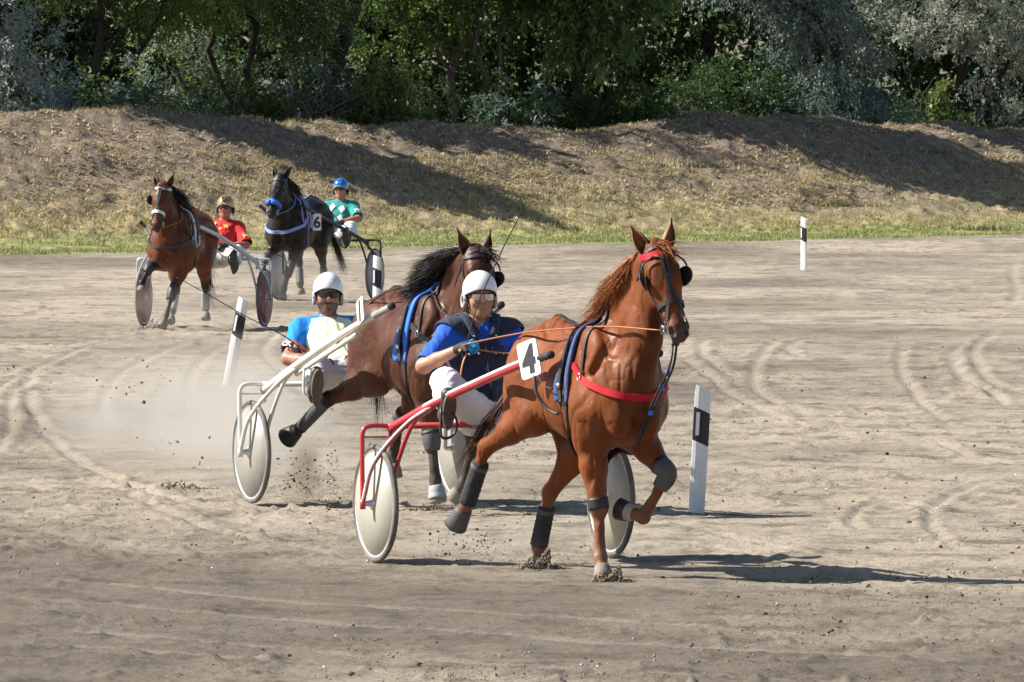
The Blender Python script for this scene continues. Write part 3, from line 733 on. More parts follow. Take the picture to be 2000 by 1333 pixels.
def resample(p, step):
    p = np.asarray(p, float); L = np.concatenate([[0], np.cumsum(np.linalg.norm(np.diff(p, axis=0), axis=1))])
    n = max(3, int(L[-1] / step) + 1); t = np.linspace(0, L[-1], n)
    return np.stack([np.interp(t, L, p[:, i]) for i in range(3)], 1)

def strap(mb, sdf, pts, width, off=0.004, thick=0.004, step=0.02, closed=False, smooth=True, it=14):
    """flat strap lying on a body: the path is dropped onto the surface and given width and thickness"""
    p = np.asarray(pts, float)
    if smooth and len(p) > 2:
        if closed: p = np.concatenate([p, p[:1]])
        p = spline(p, 10 * len(p))
    p = resample(p, step); p = sdf.project(p, off, it)
    for _ in range(2): p[1:-1] = 0.25 * p[:-2] + 0.5 * p[1:-1] + 0.25 * p[2:]
    if closed: p[0] = p[-1] = (p[0] + p[-1]) / 2
    nrm = sdf.grad(p); t = np.gradient(p, axis=0); t /= np.linalg.norm(t, axis=1)[:, None] + 1e-9
    if closed: t[0] = t[-1] = (t[0] + t[-1]) / 2
    b = np.cross(t, nrm); b /= np.linalg.norm(b, axis=1)[:, None] + 1e-9
    nn = np.cross(b, t)
    hw = width / 2; m = len(p)
    v = np.stack([p - b * hw - nn * thick, p - b * hw + nn * thick, p + b * hw + nn * thick, p + b * hw - nn * thick], 1).reshape(-1, 3)
    f = [(i * 4 + k, i * 4 + (k + 1) % 4, i * 4 + 4 + (k + 1) % 4, i * 4 + 4 + k) for i in range(m - 1) for k in range(4)]
    f += [(3, 2, 1, 0), (4 * m - 4, 4 * m - 3, 4 * m - 2, 4 * m - 1)]
    mb.add(v, f); return p

def text_mesh(ch, size, bold=0.0, depth=0.002, res=3):
    """outline of the built-in font as vertices and faces (flat, centred)"""
    cu = bpy.data.curves.new('glyph', 'FONT'); cu.body = ch; cu.size = size; cu.offset = bold; cu.extrude = depth; cu.align_x = 'CENTER'; cu.align_y = 'CENTER'; cu.resolution_u = res
    o = bpy.data.objects.new('glyph', cu); COL.objects.link(o)
    dg = bpy.context.evaluated_depsgraph_get(); me = bpy.data.meshes.new_from_object(o.evaluated_get(dg))
    v = np.array([q.co[:] for q in me.vertices]); f = [tuple(p.vertices) for p in me.polygons]
    v[:, :2] -= (v[:, :2].max(0) + v[:, :2].min(0)) / 2
    bpy.data.objects.remove(o); bpy.data.curves.remove(cu); bpy.data.meshes.remove(me)
    return v, f

def hair(r, roots, dirs, length, n, width, droop, cols, spread=0.2, seg=5, wind=(0, 0, 0), sdf=None):
    """ribbons of hair from root points; returns arrays"""
    k = r.integers(0, len(roots) - 1, n); t = r.random(n)
    o = roots[k] * (1 - t)[:, None] + roots[k + 1] * t[:, None] + r.normal(0, .006, (n, 3))
    d = dirs[k] * (1 - t)[:, None] + dirs[k + 1] * t[:, None] + r.normal(0, spread, (n, 3)); d /= np.linalg.norm(d, axis=1)[:, None]
    L = length * r.uniform(.55, 1.1, n); s_ = np.linspace(0, 1, seg)
    wv = np.array(wind)
    P = o[:, None] + d[:, None] * (L[:, None] * s_)[:, :, None]
    P[:, :, 2] -= droop * L[:, None] * s_[None] ** 2
    P += wv[None, None] * (L[:, None] * s_[None] ** 2)[:, :, None]
    ph = r.uniform(0, 6, n); P += (np.sin(s_[None] * 5 + ph[:, None]) * .02 * s_[None])[:, :, None] * r.normal(0, 1, (n, 1, 3))
    if sdf is not None:      # hair lies on the body, not in it
        Q = P.reshape(-1, 3); lift = np.tile(np.linspace(.004, .02, seg), n) * r.uniform(.4, 1.6, n * seg)
        for _ in range(5):
            dd = sdf.sample(Q); m_ = dd < lift
            if not m_.any(): break
            Q[m_] += sdf.grad(Q[m_]) * (lift[m_] - dd[m_])[:, None]
        P = Q.reshape(n, seg, 3)
    T = np.gradient(P, axis=1); sd_ = np.cross(T, r.normal(0, 1, (n, 1, 3))); sd_ /= np.linalg.norm(sd_, axis=2)[:, :, None] + 1e-9
    wd = width * (1 - .85 * s_)[None, :, None] * r.uniform(.6, 1.3, (n, 1, 1))
    V = np.stack([P - sd_ * wd, P + sd_ * wd], 2).reshape(-1, 3)
    b = (np.arange(n) * seg * 2)[:, None] + (np.arange(seg - 1) * 2)[None]
    F = np.stack([b, b + 1, b + 3, b + 2], -1).reshape(-1, 4)
    C = np.array(cols)[r.integers(0, len(cols), n)] * r.uniform(.7, 1.3, (n, 1))
    return V, F, np.repeat(C, seg * 2, 0)
# ------------------------------------------------------------------ horses
def coat_mat(name, rough=0.38):
    m, n, b = nmat(name); L = n.links
    a = n.nodes.new('ShaderNodeAttribute'); a.attribute_name = 'tint'
    tc = n.nodes.new('ShaderNodeTexCoord')
    nz = n.nodes.new('ShaderNodeTexNoise'); nz.inputs['Scale'].default_value = 9; nz.inputs['Detail'].default_value = 6; L.new(tc.outputs['Object'], nz.inputs['Vector'])
    mp = n.nodes.new('ShaderNodeMapRange'); mp.inputs[1].default_value = .3; mp.inputs[2].default_value = .7; mp.inputs[3].default_value = .82; mp.inputs[4].default_value = 1.15; L.new(nz.outputs['Fac'], mp.inputs[0])
    mx = n.nodes.new('ShaderNodeMix'); mx.data_type = 'RGBA'; mx.blend_type = 'MULTIPLY'; mx.inputs[0].default_value = 1; L.new(a.outputs['Color'], mx.inputs[6]); L.new(mp.outputs[0], mx.inputs[7])
    L.new(mx.outputs[2], b.inputs['Base Color']); b.inputs['Specular IOR Level'].default_value = .36
    tn = n.nodes.new('ShaderNodeMix'); tn.data_type = 'RGBA'; tn.inputs[0].default_value = .55; tn.inputs[6].default_value = (1, .92, .82, 1)
    gm = n.nodes.new('ShaderNodeGamma'); gm.inputs[1].default_value = .5; L.new(a.outputs['Color'], gm.inputs[0]); L.new(gm.outputs[0], tn.inputs[7]); L.new(tn.outputs[2], b.inputs['Specular Tint'])
    # sweat: patches of wetter, glossier coat
    n2 = n.nodes.new('ShaderNodeTexNoise'); n2.inputs['Scale'].default_value = 5; n2.inputs['Detail'].default_value = 7; L.new(tc.outputs['Object'], n2.inputs['Vector'])
    m2 = n.nodes.new('ShaderNodeMapRange'); m2.inputs[1].default_value = .4; m2.inputs[2].default_value = .62; m2.inputs[3].default_value = rough + .28; m2.inputs[4].default_value = rough - .02; L.new(n2.outputs['Fac'], m2.inputs[0]); L.new(m2.outputs[0], b.inputs['Roughness'])
    n3 = n.nodes.new('ShaderNodeTexNoise'); n3.inputs['Scale'].default_value = 22; n3.inputs['Detail'].default_value = 5
    mpn = n.nodes.new('ShaderNodeMapping'); mpn.inputs['Scale'].default_value = (.6, 1, .4); L.new(tc.outputs['Object'], mpn.inputs[0]); L.new(mpn.outputs[0], n3.inputs['Vector'])
    bp = n.nodes.new('ShaderNodeBump'); bp.inputs['Strength'].default_value = .28; bp.inputs['Distance'].default_value = .02; L.new(n3.outputs['Fac'], bp.inputs['Height']); # slow swell of flesh over muscle and bone
    n4 = n.nodes.new('ShaderNodeTexNoise'); n4.inputs['Scale'].default_value = 6.5; n4.inputs['Detail'].default_value = 3; L.new(tc.outputs['Object'], n4.inputs['Vector'])
    b2 = n.nodes.new('ShaderNodeBump'); b2.inputs['Strength'].default_value = .3; b2.inputs['Distance'].default_value = .04; L.new(n4.outputs['Fac'], b2.inputs['Height']); L.new(b2.outputs[0], bp.inputs['Normal'])
    L.new(bp.outputs[0], b.inputs['Normal'])
    return m

MAT_COAT = coat_mat('horse coat'); MAT_COAT_DARK = coat_mat('dark horse coat', .34)
MAT_HAIR = leaf_mat('hair', .6, .10, .28)
MAT_BLACK = mat('black leather', (.016, .016, .018), .5, spec=.45, var=.3, scale=20, dirt=(.17, .15, .13, 1), dirt_amt=.25, dirt_scale=9)
MAT_WRAP = mat('black leg wrap', (.022, .023, .027), .85, var=.35, scale=25, bump=.5, bscale=60, dirt=(.20, .175, .15, 1), dirt_amt=.12, dirt_scale=8)
MAT_GREYBOOT = mat('dusty boot', (.05, .053, .06), .6, var=.25, scale=12, dirt=(.27, .24, .20, 1), dirt_amt=.3, dirt_scale=7)
MAT_PALEBOOT = mat('pale grey boot', (.33, .35, .37), .7, var=.2, scale=12, dirt=(.27, .24, .20, 1), dirt_amt=.5, dirt_scale=7)
MAT_RED = mat('red webbing', (.52, .012, .022), .6, var=.15, scale=14, spec=.25)
MAT_BLUEPAD = mat('blue harness pad', (.022, .055, .19), .75, var=.3, scale=16, bump=.3, dirt=(.2, .2, .22, 1), dirt_amt=.3)
MAT_BRIGHTBLUE = mat('bright blue webbing', (.03, .16, .62), .6, var=.2, scale=16)
MAT_PALEBLUE = mat('pale blue webbing', (.22, .30, .62), .6, var=.2, scale=16, dirt=(.3, .28, .26, 1), dirt_amt=.3)
MAT_WHITESTRAP = mat('white webbing', (.72, .72, .70), .6, var=.12, scale=16, dirt=(.3, .27, .22, 1), dirt_amt=.3)
MAT_STEEL = mat('steel fitting', (.62, .62, .62), .28, metal=1.0, var=.15, scale=30)
MAT_HOOF = mat('dusty hoof', (.17, .15, .13), .75, var=.3, scale=14, bump=.4, bscale=40, dirt=(.33, .29, .24, 1), dirt_amt=.7, dirt_scale=9)
MAT_PALEHOOF = mat('pale hoof', (.50, .40, .30), .7, var=.25, scale=14, dirt=(.33, .29, .24, 1), dirt_amt=.4)
MAT_EYE = mat('dark eye', (.008, .006, .005), .06, spec=.6, var=.05)
MAT_CHESTNUT_EAR = mat('chestnut ear', (.24, .088, .03), .55, var=.3, scale=20)
MAT_BAY_EAR = mat('bay ear', (.11, .045, .025), .55, var=.3, scale=20)
MAT_DARK_EAR = mat('black ear', (.018, .017, .018), .7, var=.3, scale=20)

def horse(name, label, loc, heading, legs, poll, muzzle, face_y=0.0, coat=(.3, .11, .035), leg_dark=None, vox=.011, dz=0.0, muzzle_col=(.05, .045, .045), coatmat=None, ear_mat=None,
          width=1.0, back_sock=None, hood=False, ear_fwd=0.2):
    """body in local axes: x forward, y to the horse's left, z up.  Returns root, sdf and head frame"""
    rz = math.atan2(-math.cos(R(heading)), math.sin(R(heading)))
    root = empty(name, loc, rz); tag(root, label, 'horse', 'trotting race horses')
    s = SDF((-1.45, -.62, -.03), (1.50, .62, 2.15), vox)
    W = width
    P = np.array(poll, float); Mz = np.array(muzzle, float)
    # --- trunk
    s.ell((-.02, 0, 1.13 + dz), (.60, .275 * W, .315), .05)
    s.ell((.16, 0, 1.10 + dz), (.46, .285 * W, .33), .08)
    s.ell((.46, 0, 1.12 + dz), (.30, .235 * W, .34), .08)
    s.ell((-.34, 0, 1.20 + dz), (.36, .255 * W, .27), .08)
    s.ell((-.52, 0, 1.23 + dz), (.30, .235 * W, .27), .08)
    s.cap((.44, 0, 1.43 + dz), (.05, 0, 1.385 + dz), .085, .075, .10)          # withers and back
    s.cap((.05, 0, 1.39 + dz), (-.42, 0, 1.435 + dz), .07, .085, .10)
    s.cap((-.42, 0, 1.43 + dz), (-.78, 0, 1.30 + dz), .085, .05, .10)          # croup to dock
    for q in (-1, 1):
        s.ell((-.64, q * .115, 1.12 + dz), (.20, .135, .29), .08)               # buttock
        s.ell((.56, q * .135, 1.06 + dz), (.20, .125, .27), .08, frame_z((.3, 0, .95)))  # shoulder
        s.ell((.72, q * .085, 1.03 + dz), (.11, .105, .15), .05)               # breast muscle
        s.ell((.42, q * .15, 1.33 + dz), (.22, .085, .17), .09, frame_z((-.4, 0, .9)))
        s.ell((-.44, q * .14, 1.33 + dz), (.20, .11, .13), .08)               # hip
    s.ell((.72, 0, 1.17 + dz), (.12, .13, .16), .07)
    for q in (-1, 1):      # muscle relief: triceps, shoulder ridge, flank hollow, ham groove
        s.ell((.37, q * .185 * W, 1.00 + dz), (.16, .075, .12), .03, frame_z((.35, 0, .93)))
        s.cap((.66, q * .185 * W, 1.02 + dz), (.46, q * .125 * W, 1.38 + dz), .06, .035, .035)
        s.ell((-.27, q * .335 * W, 1.13 + dz), (.09, .075, .17), .10, sub=True)
        s.cap((-.66, q * .30, 1.34 + dz), (-.58, q * .31, 1.02 + dz), .025, .03, .07, sub=True)
        s.cap((-.52, q * .17, 1.28 + dz), (-.44, q * .17, 1.02 + dz), .10, .10, .04)
        s.ell((.74, q * .088, .98 + dz), (.095, .085, .13), .025)
    s.cap((.90, 0, 1.12 + dz), (.84, 0, .90 + dz), .02, .02, .06, sub=True)
    # --- neck
    hd = Mz - P; hl = np.linalg.norm(hd); a = hd / hl
    lat = np.array((0, 1.0, 0)) + 0.0; lat = lat + np.array((face_y, 0, 0)); lat = lat - lat @ a * a; lat /= np.linalg.norm(lat)
    out = np.cross(lat, a)                       # outward from the forehead
    if out[0] < 0: out = -out
    H = lambda u, v, w_: P + a * u * hl / .60 + out * v + lat * w_
    throat = H(.16, -.17, 0)
    n0 = np.array((.52, 0, 1.26 + dz)); n1 = n0 * .5 + (P * .6 + throat * .4) * .5 + np.array((-.02, 0, -.02)); n2 = P * .62 + throat * .38 - out * .03
    s.cap(n0, n1, .205, .128, .09, lat=.70); s.cap(n1, n2, .128, .092, .06, lat=.76)
    c1 = (np.array((.40, 0, 1.47 + dz)) + P) / 2 + np.array((-.05, 0, .06))
    s.chain([(.38, 0, 1.46 + dz), c1, P - a * .0 - out * .05], [.085, .06, .062], .08)
    u1 = (np.array((.74, 0, 1.14 + dz)) + throat) / 2 + np.array((.0, 0, -.02))
    s.chain([(.70, 0, 1.14 + dz), u1, throat], [.135, .095, .07], .07, lat=.9)
    for q in (-1, 1):
        s.cap((.68, q * .065, 1.16 + dz), throat + lat * q * .035, .07, .045, .03)
        s.cap((.62, q * .20, 1.24 + dz), throat * .75 + P * .25 + lat * q * .12, .022, .016, .05, sub=True)      # jugular groove
    # --- head
    fr = np.stack([a, out, lat], 1)
    s.ell(H(.06, -.055, 0), (.115, .085, .082), .05, fr)
    s.ell(H(.17, -.045, 0), (.14, .075, .092), .05, fr)
    for q in (-1, 1):
        s.ell(H(.205, -.125, q * .05), (.125, .105, .036), .05, fr)
        s.cap(H(.15, -.012, q * .068), H(.235, -.03, q * .070), .032, .03, .03)
        s.cap(H(.25, -.055, q * .062), H(.42, -.06, q * .045), .022, .018, .03)
        s.ell(H(.545, -.028, q * .040), (.045, .034, .028), .02, fr)
    s.cap(H(.15, -.035, 0), H(.50, -.045, 0), .072, .044, .04, lat=1.08, axis=lat)
    s.cap(H(.22, -.13, 0), H(.52, -.105, 0), .05, .032, .05)
    s.ell(H(.525, -.052, 0), (.06, .048, .05), .04, fr)
    s.ell(H(.578, -.066, 0), (.032, .036, .042), .022, fr)
    s.ell(H(.555, -.125, 0), (.048, .028, .034), .02, fr)
    for q in (-1, 1):
        s.ell(H(.550, -.010, q * .050), (.033, .026, .019), .012, fr @ np.array([[math.cos(.5), 0, math.sin(.5) * q], [0, 1, 0], [-math.sin(.5) * q, 0, math.cos(.5)]]), sub=True)
        s.ell(H(.195, -.03, q * .105), (.026, .02, .016), .02, fr, sub=True)
    s.cap(H(.56, -.098, -.05), H(.56, -.098, .05), .006, .006, .012, sub=True)
    s.cap(H(.575, -.10, -.03), H(.605, -.10, .03), .004, .004, .01, sub=True)
    # --- legs
    hoofs = []
    for key, J in legs.items():
        J = [np.array(q, float) for q in J]; sg = -1 if key[0] == 'R' else 1
        if key[1] == 'F':
            e, k, f, h = J
            s.cap((.52, sg * .16, 1.02 + dz), e, .15, .095, .08)
            s.cap(e, e * .6 + k * .4, .108, .082, .05); s.cap(e * .6 + k * .4, k, .082, .050, .03)
            fw = np.array((1, 0, 0)) - ((k - e) @ np.array((1, 0, 0))) * (k - e) / ((k - e) @ (k - e)); 
            s.ell(k, (.056, .053, .066), .03)
            s.cap(k, k * .6 + f * .4, .044, .031, .02, lat=.9); s.cap(k * .6 + f * .4, f, .030, .038, .02)
            bk = -fw / (np.linalg.norm(fw) + 1e-9)
            s.cap(k + bk * .03 - np.array((0, 0, .0)), f + bk * .022, .018, .02, .02)
            s.ell(f, (.042, .04, .042), .02)
        else:
            e, k, f, h = J
            s.cap((-.50, sg * .13, 1.15 + dz), e, .19, .115, .09)
            s.cap((-.62, sg * .12, 1.05 + dz), e * .55 + k * .45 + np.array((-.05, 0, 0)), .14, .062, .09)
            m_ = e * .55 + k * .45
            s.cap(e, m_, .115, .078, .06); s.cap(m_, k, .078, .046, .04)
            dirk = k - e; bkv = np.array((-1, 0, .25)); 
            s.ell(k, (.055, .042, .062), .03); s.cap(k + bkv * .045, k + (f - k) * .25 + bkv * .02, .022, .02, .03)
            s.cap(m_ + bkv * .04, k + bkv * .05, .022, .02, .03)        # hamstring tendon
            s.cap(k, k * .35 + f * .65, .043, .034, .02, lat=.85); s.cap(k * .35 + f * .65, f, .034, .041, .02)
            s.ell(f, (.044, .042, .044), .02)
        d = h - f; d /= np.linalg.norm(d)
        s.cap(f, f + (h - f) * .55, .036, .04, .02)
        hoofs.append((key, f, h, d))
    cc = np.array(coat); mc = np.array(muzzle_col)
    lower = [(np.array(J[1]), np.array(J[2]), np.array(J[3])) for J in legs.values()]
    def colf(V):
        c = np.tile(cc, (len(V), 1)); n_ = fbm(V[:, 0] * 6, V[:, 2] * 6 + V[:, 1] * 4, 3, 2)
        # a touch paler underneath and inside, as coats are
        und = np.clip((1.05 + dz - V[:, 2]) / .35, 0, 1) * np.clip((.7 - np.abs(V[:, 0] + .05)) / .3, 0, 1)
        c = c * (1 + .18 * und[:, None]) * (1 + .25 * n_[:, None])
        wet = np.clip(fbm(V[:, 0] * 4 + V[:, 1] * 3, V[:, 2] * 3.2, 4, 21) * 2.2 + .15, 0, 1) * np.clip((V[:, 0] + .1) / .4, 0, 1) * np.clip((V[:, 2] - .75) / .2, 0, 1)
        c = c * (1 - .38 * wet[:, None])      # sweat-darkened coat on neck, shoulder and girth
        if leg_dark is not None:
            for k, f, h in lower:
                t = np.clip(((V - k) @ (h - k)) / ((h - k) @ (h - k)), -1, 1.2)
                dist = np.linalg.norm(V - (k + np.clip(t, 0, 1)[:, None] * (h - k)), axis=1)
                w_ = np.clip((.16 - dist) / .07, 0, 1)[:, None] * np.clip((V[:, 2:3] * 0 + .3 + t[:, None]) * 4, 0, 1)
                c = c * (1 - w_) + np.array(leg_dark) * w_
        du = np.clip((.62 - V[:, 2]) / .5, 0, 1) * np.clip(.30 + .5 * n_, 0, .5); c = c * (1 - du[:, None]) + np.array((.30, .255, .20)) * du[:, None]      # dust on the legs
        u = (V - P) @ a * .60 / hl; dist = np.linalg.norm((V - P) - ((V - P) @ a)[:, None] * a, axis=1)
        w_ = (np.clip((u - .40 + n_ * .08) / .19, 0, 1) ** 1.5 * (dist < .22) * (np.linalg.norm(V - Mz, axis=1) < .33))[:, None]
        c = c * (1 - w_) + mc * w_
        if hood:
            w_ = (np.clip((u + .12) / .03, 0, 1) * np.clip((.40 - u) / .01, 0, 1) * (dist < .30) * (V[:, 2] > P[2] - .45) * (np.linalg.norm(V - P - a * .15, axis=1) < .33))[:, None]
            c = c * (1 - w_) + np.array((.018, .018, .02)) * w_
        return c
    def relief(V):
        # creases between muscles and raised veins, never deeper than a few millimetres
        u_, w_ = V[:, 0] * 1.0 + V[:, 1] * 1.4, V[:, 2] + V[:, 1] * .5
        big = np.exp(-(fbm(u_ * 3.4, w_ * 2.2 - u_ * .8, 2, 33) / .045) ** 2)
        small = np.exp(-(fbm(u_ * 7.5, w_ * 4.2, 2, 37) / .04) ** 2)
        vein = np.exp(-(fbm(u_ * 6.0 + 3, w_ * 5.0 + 7, 2, 43) / .016) ** 2) * np.clip((1.25 - V[:, 2]) / .3, 0, 1)
        amp = np.clip((V[:, 2] - .35) / .25, .25, 1)
        return V + s.grad(V) * (amp * (-.0075 * big - .0035 * small + .0022 * vein + .004 * fbm(u_ * 5, w_ * 5, 2, 47)))[:, None]
    s.mesh('body', coatmat or MAT_COAT, root, colf=colf, wob=relief)
    # --- hooves
    for key, f, h, d in hoofs:
        mb = MB(); fwd = np.array((1, 0, 0)) - d * d[0]
        M = m4(frame_z(d, fwd), f + (h - f) * .42); L = np.linalg.norm(h - f) * .62
        mb.lathe([(.036, 0), (.045, L * .08), (.050, L * .2), (.062, L * .95), (.060, L), (.02, L * .97)], 18, M)
        mb.build('hoof', (MAT_PALEHOOF if back_sock == key else MAT_HOOF), root)
    # --- ears, eyes
    for q in (-1, 1):
        mb = MB(); b = H(.0, -.055, q * .055); ax = -a * .80 + out * ear_fwd + lat * q * .34; ax /= np.linalg.norm(ax)
        fx = out * .75 + lat * q * .55; fx = fx - fx @ ax * ax; fx /= np.linalg.norm(fx); fy = np.cross(ax, fx)
        v = []; nr, ns = 9, 12
        for i in range(nr):
            t = i / (nr - 1); wd = .037 * (math.sin(min(1, t * 1.0 + .22) * math.pi) ** .75) + .003
            for j in range(ns):
                th = -2.25 + 4.5 * j / (ns - 1)
                v.append(b + ax * (t * .215 - .02) - fx * math.cos(th) * wd * .8 + fy * math.sin(th) * wd + fx * .02 * math.sin(t * 3))
        fc = [(i * ns + j, i * ns + j + 1, (i + 1) * ns + j + 1, (i + 1) * ns + j) for i in range(nr - 1) for j in range(ns - 1)]
        mb.add(v, fc)
        o = mb.build('ear', ear_mat or MAT_CHESTNUT_EAR, root)
        md = o.modifiers.new('thick', 'SOLIDIFY'); md.thickness = .006
        mb = MB(); mb.lathe([(.004, -.017), (.012, -.012), (.017, 0), (.012, .012), (.004, .017)], 12, m4(frame_z(lat * q), H(.195, -.033, q * .089)))
        mb.build('eye', MAT_EYE, root)
    return root, s, H, (a, out, lat)

def legwrap(parent, name, p0, p1, r0, r1, m, seed=0, n=14, bumps=True, thick=1.0):
    """bandage or boot round a leg segment"""
    r = np.random.default_rng(seed); mb = MB(); p0 = np.array(p0, float); p1 = np.array(p1, float)
    t = np.linspace(0, 1, n); pts = p0 + (p1 - p0) * t[:, None]
    rr = r0 + (r1 - r0) * t
    if bumps: rr = rr * (1 + .02 * np.where(np.arange(n) % 2, 1, -1) + r.normal(0, .025, n))
    mb.tube(pts, rr, 16); return mb.build(name, m, parent)

def ring(parent, c, nrm, rad, r=.004, m=None, name='ring'):
    M = frame_z(nrm); t = np.linspace(0, 2 * math.pi, 17); mb = MB()
    mb.tube([np.array(c) + M[:, 0] * math.cos(k) * rad + M[:, 1] * math.sin(k) * rad for k in t], r, 6); return mb.build(name, m or MAT_STEEL, parent)

def bridle(root, s, H, fr, strapm, noseband=None, brow=None, blinker=True, width=.019, bw=1.2, cross=True, far_nose=None, bside=(-1, 1)):
    a, out, lat = fr
    mb = MB()
    o_ = .006
    br = empty('bridle', (0, 0, 0)); br.parent = root
    # crown piece, cheek pieces
    for q in (-1, 1):
        strap(mb, s, [H(.02, .02, q * .02), H(.04, -.04, q * .085), H(.13, -.10, q * .12), H(.30, -.10, q * .11), H(.46, -.09, q * .085), H(.53, -.085, q * .07)], width, o_ - .002, .0025)
        strap(mb, s, [H(.06, -.10, q * .10), H(.12, -.20, q * .09), H(.15, -.28, q * .02)], width * .8, o_ - .002, .0025)
    if cross:
        for q in (-1, 1):
            strap(mb, s, [H(.045, .05, q * .01), H(.14, .06, q * .02), H(.26, .05, q * .008), H(.36, .03, -q * .035), H(.45, .0, -q * .075), H(.52, -.07, -q * .09)], width * .95, o_ + .001, .0025)
    mb.build('cheek_strap', strapm, br, smooth=False)
    mb = MB(); strap(mb, s, [H(.38, -.14, -.06), H(.375, -.05, -.09), H(.37, .03, -.05), H(.37, .045, 0), H(.37, .03, .05), H(.375, -.05, .09), H(.38, -.14, .06)], width * 1.35, o_ + .003, .003)
    mb.build('noseband', noseband or strapm, br, smooth=False)
    mb = MB(); strap(mb, s, [H(.03, -.08, -.11), H(.06, .0, -.09), H(.065, .045, 0), H(.06, .0, .09), H(.03, -.08, .11)], width * bw, o_ + .003, .003)
    mb.build('browband', brow or strapm, br, smooth=False)
    for q in (-1, 1):
        ring(br, H(.50, -.088, q * .078), lat, .028, .005, name='bit_ring')
        if blinker and q in bside:
            # leather cup standing off the eye
            v = []; nr, nc = 9, 9
            for i in range(nr):
                for j in range(nc):
                    u = -1 + 2 * i / (nr - 1); w_ = -1 + 2 * j / (nc - 1)
                    uu = u * math.sqrt(1 - .42 * w_ * w_); ww = w_ * math.sqrt(1 - .42 * u * u)
                    v.append(H(.195 + .058 * uu, -.045 + .050 * ww, q * (.098 + .027 * (ww + 1) + .012 * (1 - uu * uu))))
            f = [(i * nc + j, i * nc + j + 1, (i + 1) * nc + j + 1, (i + 1) * nc + j) for i in range(nr - 1) for j in range(nc - 1)]
            b = MB(); b.add(v, f); o = b.build('blinker', MAT_BLACK, br); m_ = o.modifiers.new('t', 'SOLIDIFY'); m_.thickness = .007; m_.offset = 0
            b = MB(); b.tube(spline([H(.15, -.0, q * .145), H(.11, .02, q * .12), H(.085, .05, q * .06)], 8), .006, 6); b.build('blinker_stay', MAT_BLACK, br)
    return br

def saddle_harness(root, s, pad=MAT_BLUEPAD, strapm=None, breast=MAT_RED, dz=0.0, x=.33, breast_w=.042, bz=1.16, crupper=True, padw=.10):
    strapm = strapm or MAT_BLACK
    hn = empty('harness', (0, 0, 0)); hn.parent = root
    for q in (-1, 1):
        for dx, wd in ((-.045, padw * .62), (.045, padw * .5)):
            mb = MB(); strap(mb, s, [(x + dx + .02, q * .05, 1.60), (x + dx + .015, q * .22, 1.45), (x + dx, q * .40, 1.28), (x + dx - .01, q * .44, 1.13), (x + dx, q * .42, 1.04)], wd, .013, .010); mb.build('saddle_pad', pad, hn)
        mb = MB(); strap(mb, s, [(x, q * .05, 1.60), (x, q * .22, 1.45), (x - .005, q * .42, 1.25), (x, q * .42, 1.05)], .04, .036, .006); mb.build('saddle_strap', strapm, hn, smooth=False)
        mb = MB(); strap(mb, s, [(x, q * .42, 1.10), (x + .005, q * .34, .90), (x + .01, q * .16, .72), (x + .01, 0, .66)], .075, .009, .006); mb.build('girth', strapm, hn, smooth=False)
        ring(hn, s.project(np.array([(x, q * .06, 1.62)]), .05)[0], (1, 0, 0), .025, .004, name='terret_ring')
        mb = MB(); mb.box(s.project(np.array([(x, q * .42, 1.16)]), .047)[0], (.045, .012, .03)); mb.build('buckle', MAT_STEEL, hn)
    if breast is not None:
        mb = MB()
        strap(mb, s, [(x + .1, -.42, bz + .13), (.55, -.40, bz + .08), (.75, -.28, bz - .01), (.86, -.1, bz - .07), (.88, 0, bz - .08), (.86, .1, bz - .07), (.75, .28, bz - .01), (.55, .40, bz + .08), (x + .1, .42, bz + .13)], breast_w, .010, .006)
        mb.build('breast_collar', breast, hn, smooth=False)
        for q in (-1, 1):
            mb = MB(); strap(mb, s, [(.56, q * .38, bz + .07), (.54, q * .28, 1.36), (.50, q * .12, 1.55), (.48, 0, 1.62)], .022, .008, .004); mb.build('neck_strap', strapm, hn, smooth=False)
            ring(hn, s.project(np.array([(.56, q * .38, bz + .07)]), .018)[0], (0, 1, 0), .022, .004)
    if crupper:
        mb = MB(); strap(mb, s, [(x, 0, 1.65), (0, 0, 1.6), (-.4, 0, 1.65), (-.75, 0, 1.5)], .025, .006, .004); mb.build('back_strap', strapm, hn, smooth=False)
    return hn
# ------------------------------------------------------------------ sulkies
MAT_TYRE = mat('dusty tyre', (.05, .052, .055), .8, var=.25, scale=20, bump=.4, bscale=90, dirt=(.34, .30, .25, 1), dirt_amt=.75, dirt_scale=4)
MAT_DISC = mat('ivory wheel disc', (.40, .40, .345), .42, var=.10, scale=4, dirt=(.36, .33, .27, 1), dirt_amt=.6, dirt_scale=5)
MAT_DISC_G = mat('dusty grey wheel disc', (.26, .255, .24), .45, var=.14, scale=4, dirt=(.36, .33, .28, 1), dirt_amt=.75, dirt_scale=5)
MAT_DISC_W = mat('white wheel disc', (.42, .43, .44), .35, var=.10, scale=4, dirt=(.36, .33, .27, 1), dirt_amt=.5, dirt_scale=5)
MAT_DISC_R = mat('faded red wheel disc', (.36, .09, .085), .5, var=.25, scale=6, dirt=(.38, .30, .26, 1), dirt_amt=.5, dirt_scale=6)
MAT_STAR = mat('dark red wheel petal', (.20, .03, .035), .5, var=.3, scale=10, dirt=(.35, .28, .25, 1), dirt_amt=.4)
MAT_RIM = mat('aluminium rim', (.72, .71, .68), .35, metal=.6, var=.12, scale=18, dirt=(.36, .33, .27, 1), dirt_amt=.4)
MAT_REDPAINT = mat('red frame paint', (.50, .018, .03), .32, var=.12, scale=9, coat=.5, dirt=(.40, .22, .2, 1), dirt_amt=.3)
MAT_WHITEPAINT = mat('white frame paint', (.74, .73, .66), .32, var=.08, scale=9, coat=.4, dirt=(.38, .34, .28, 1), dirt_amt=.4)
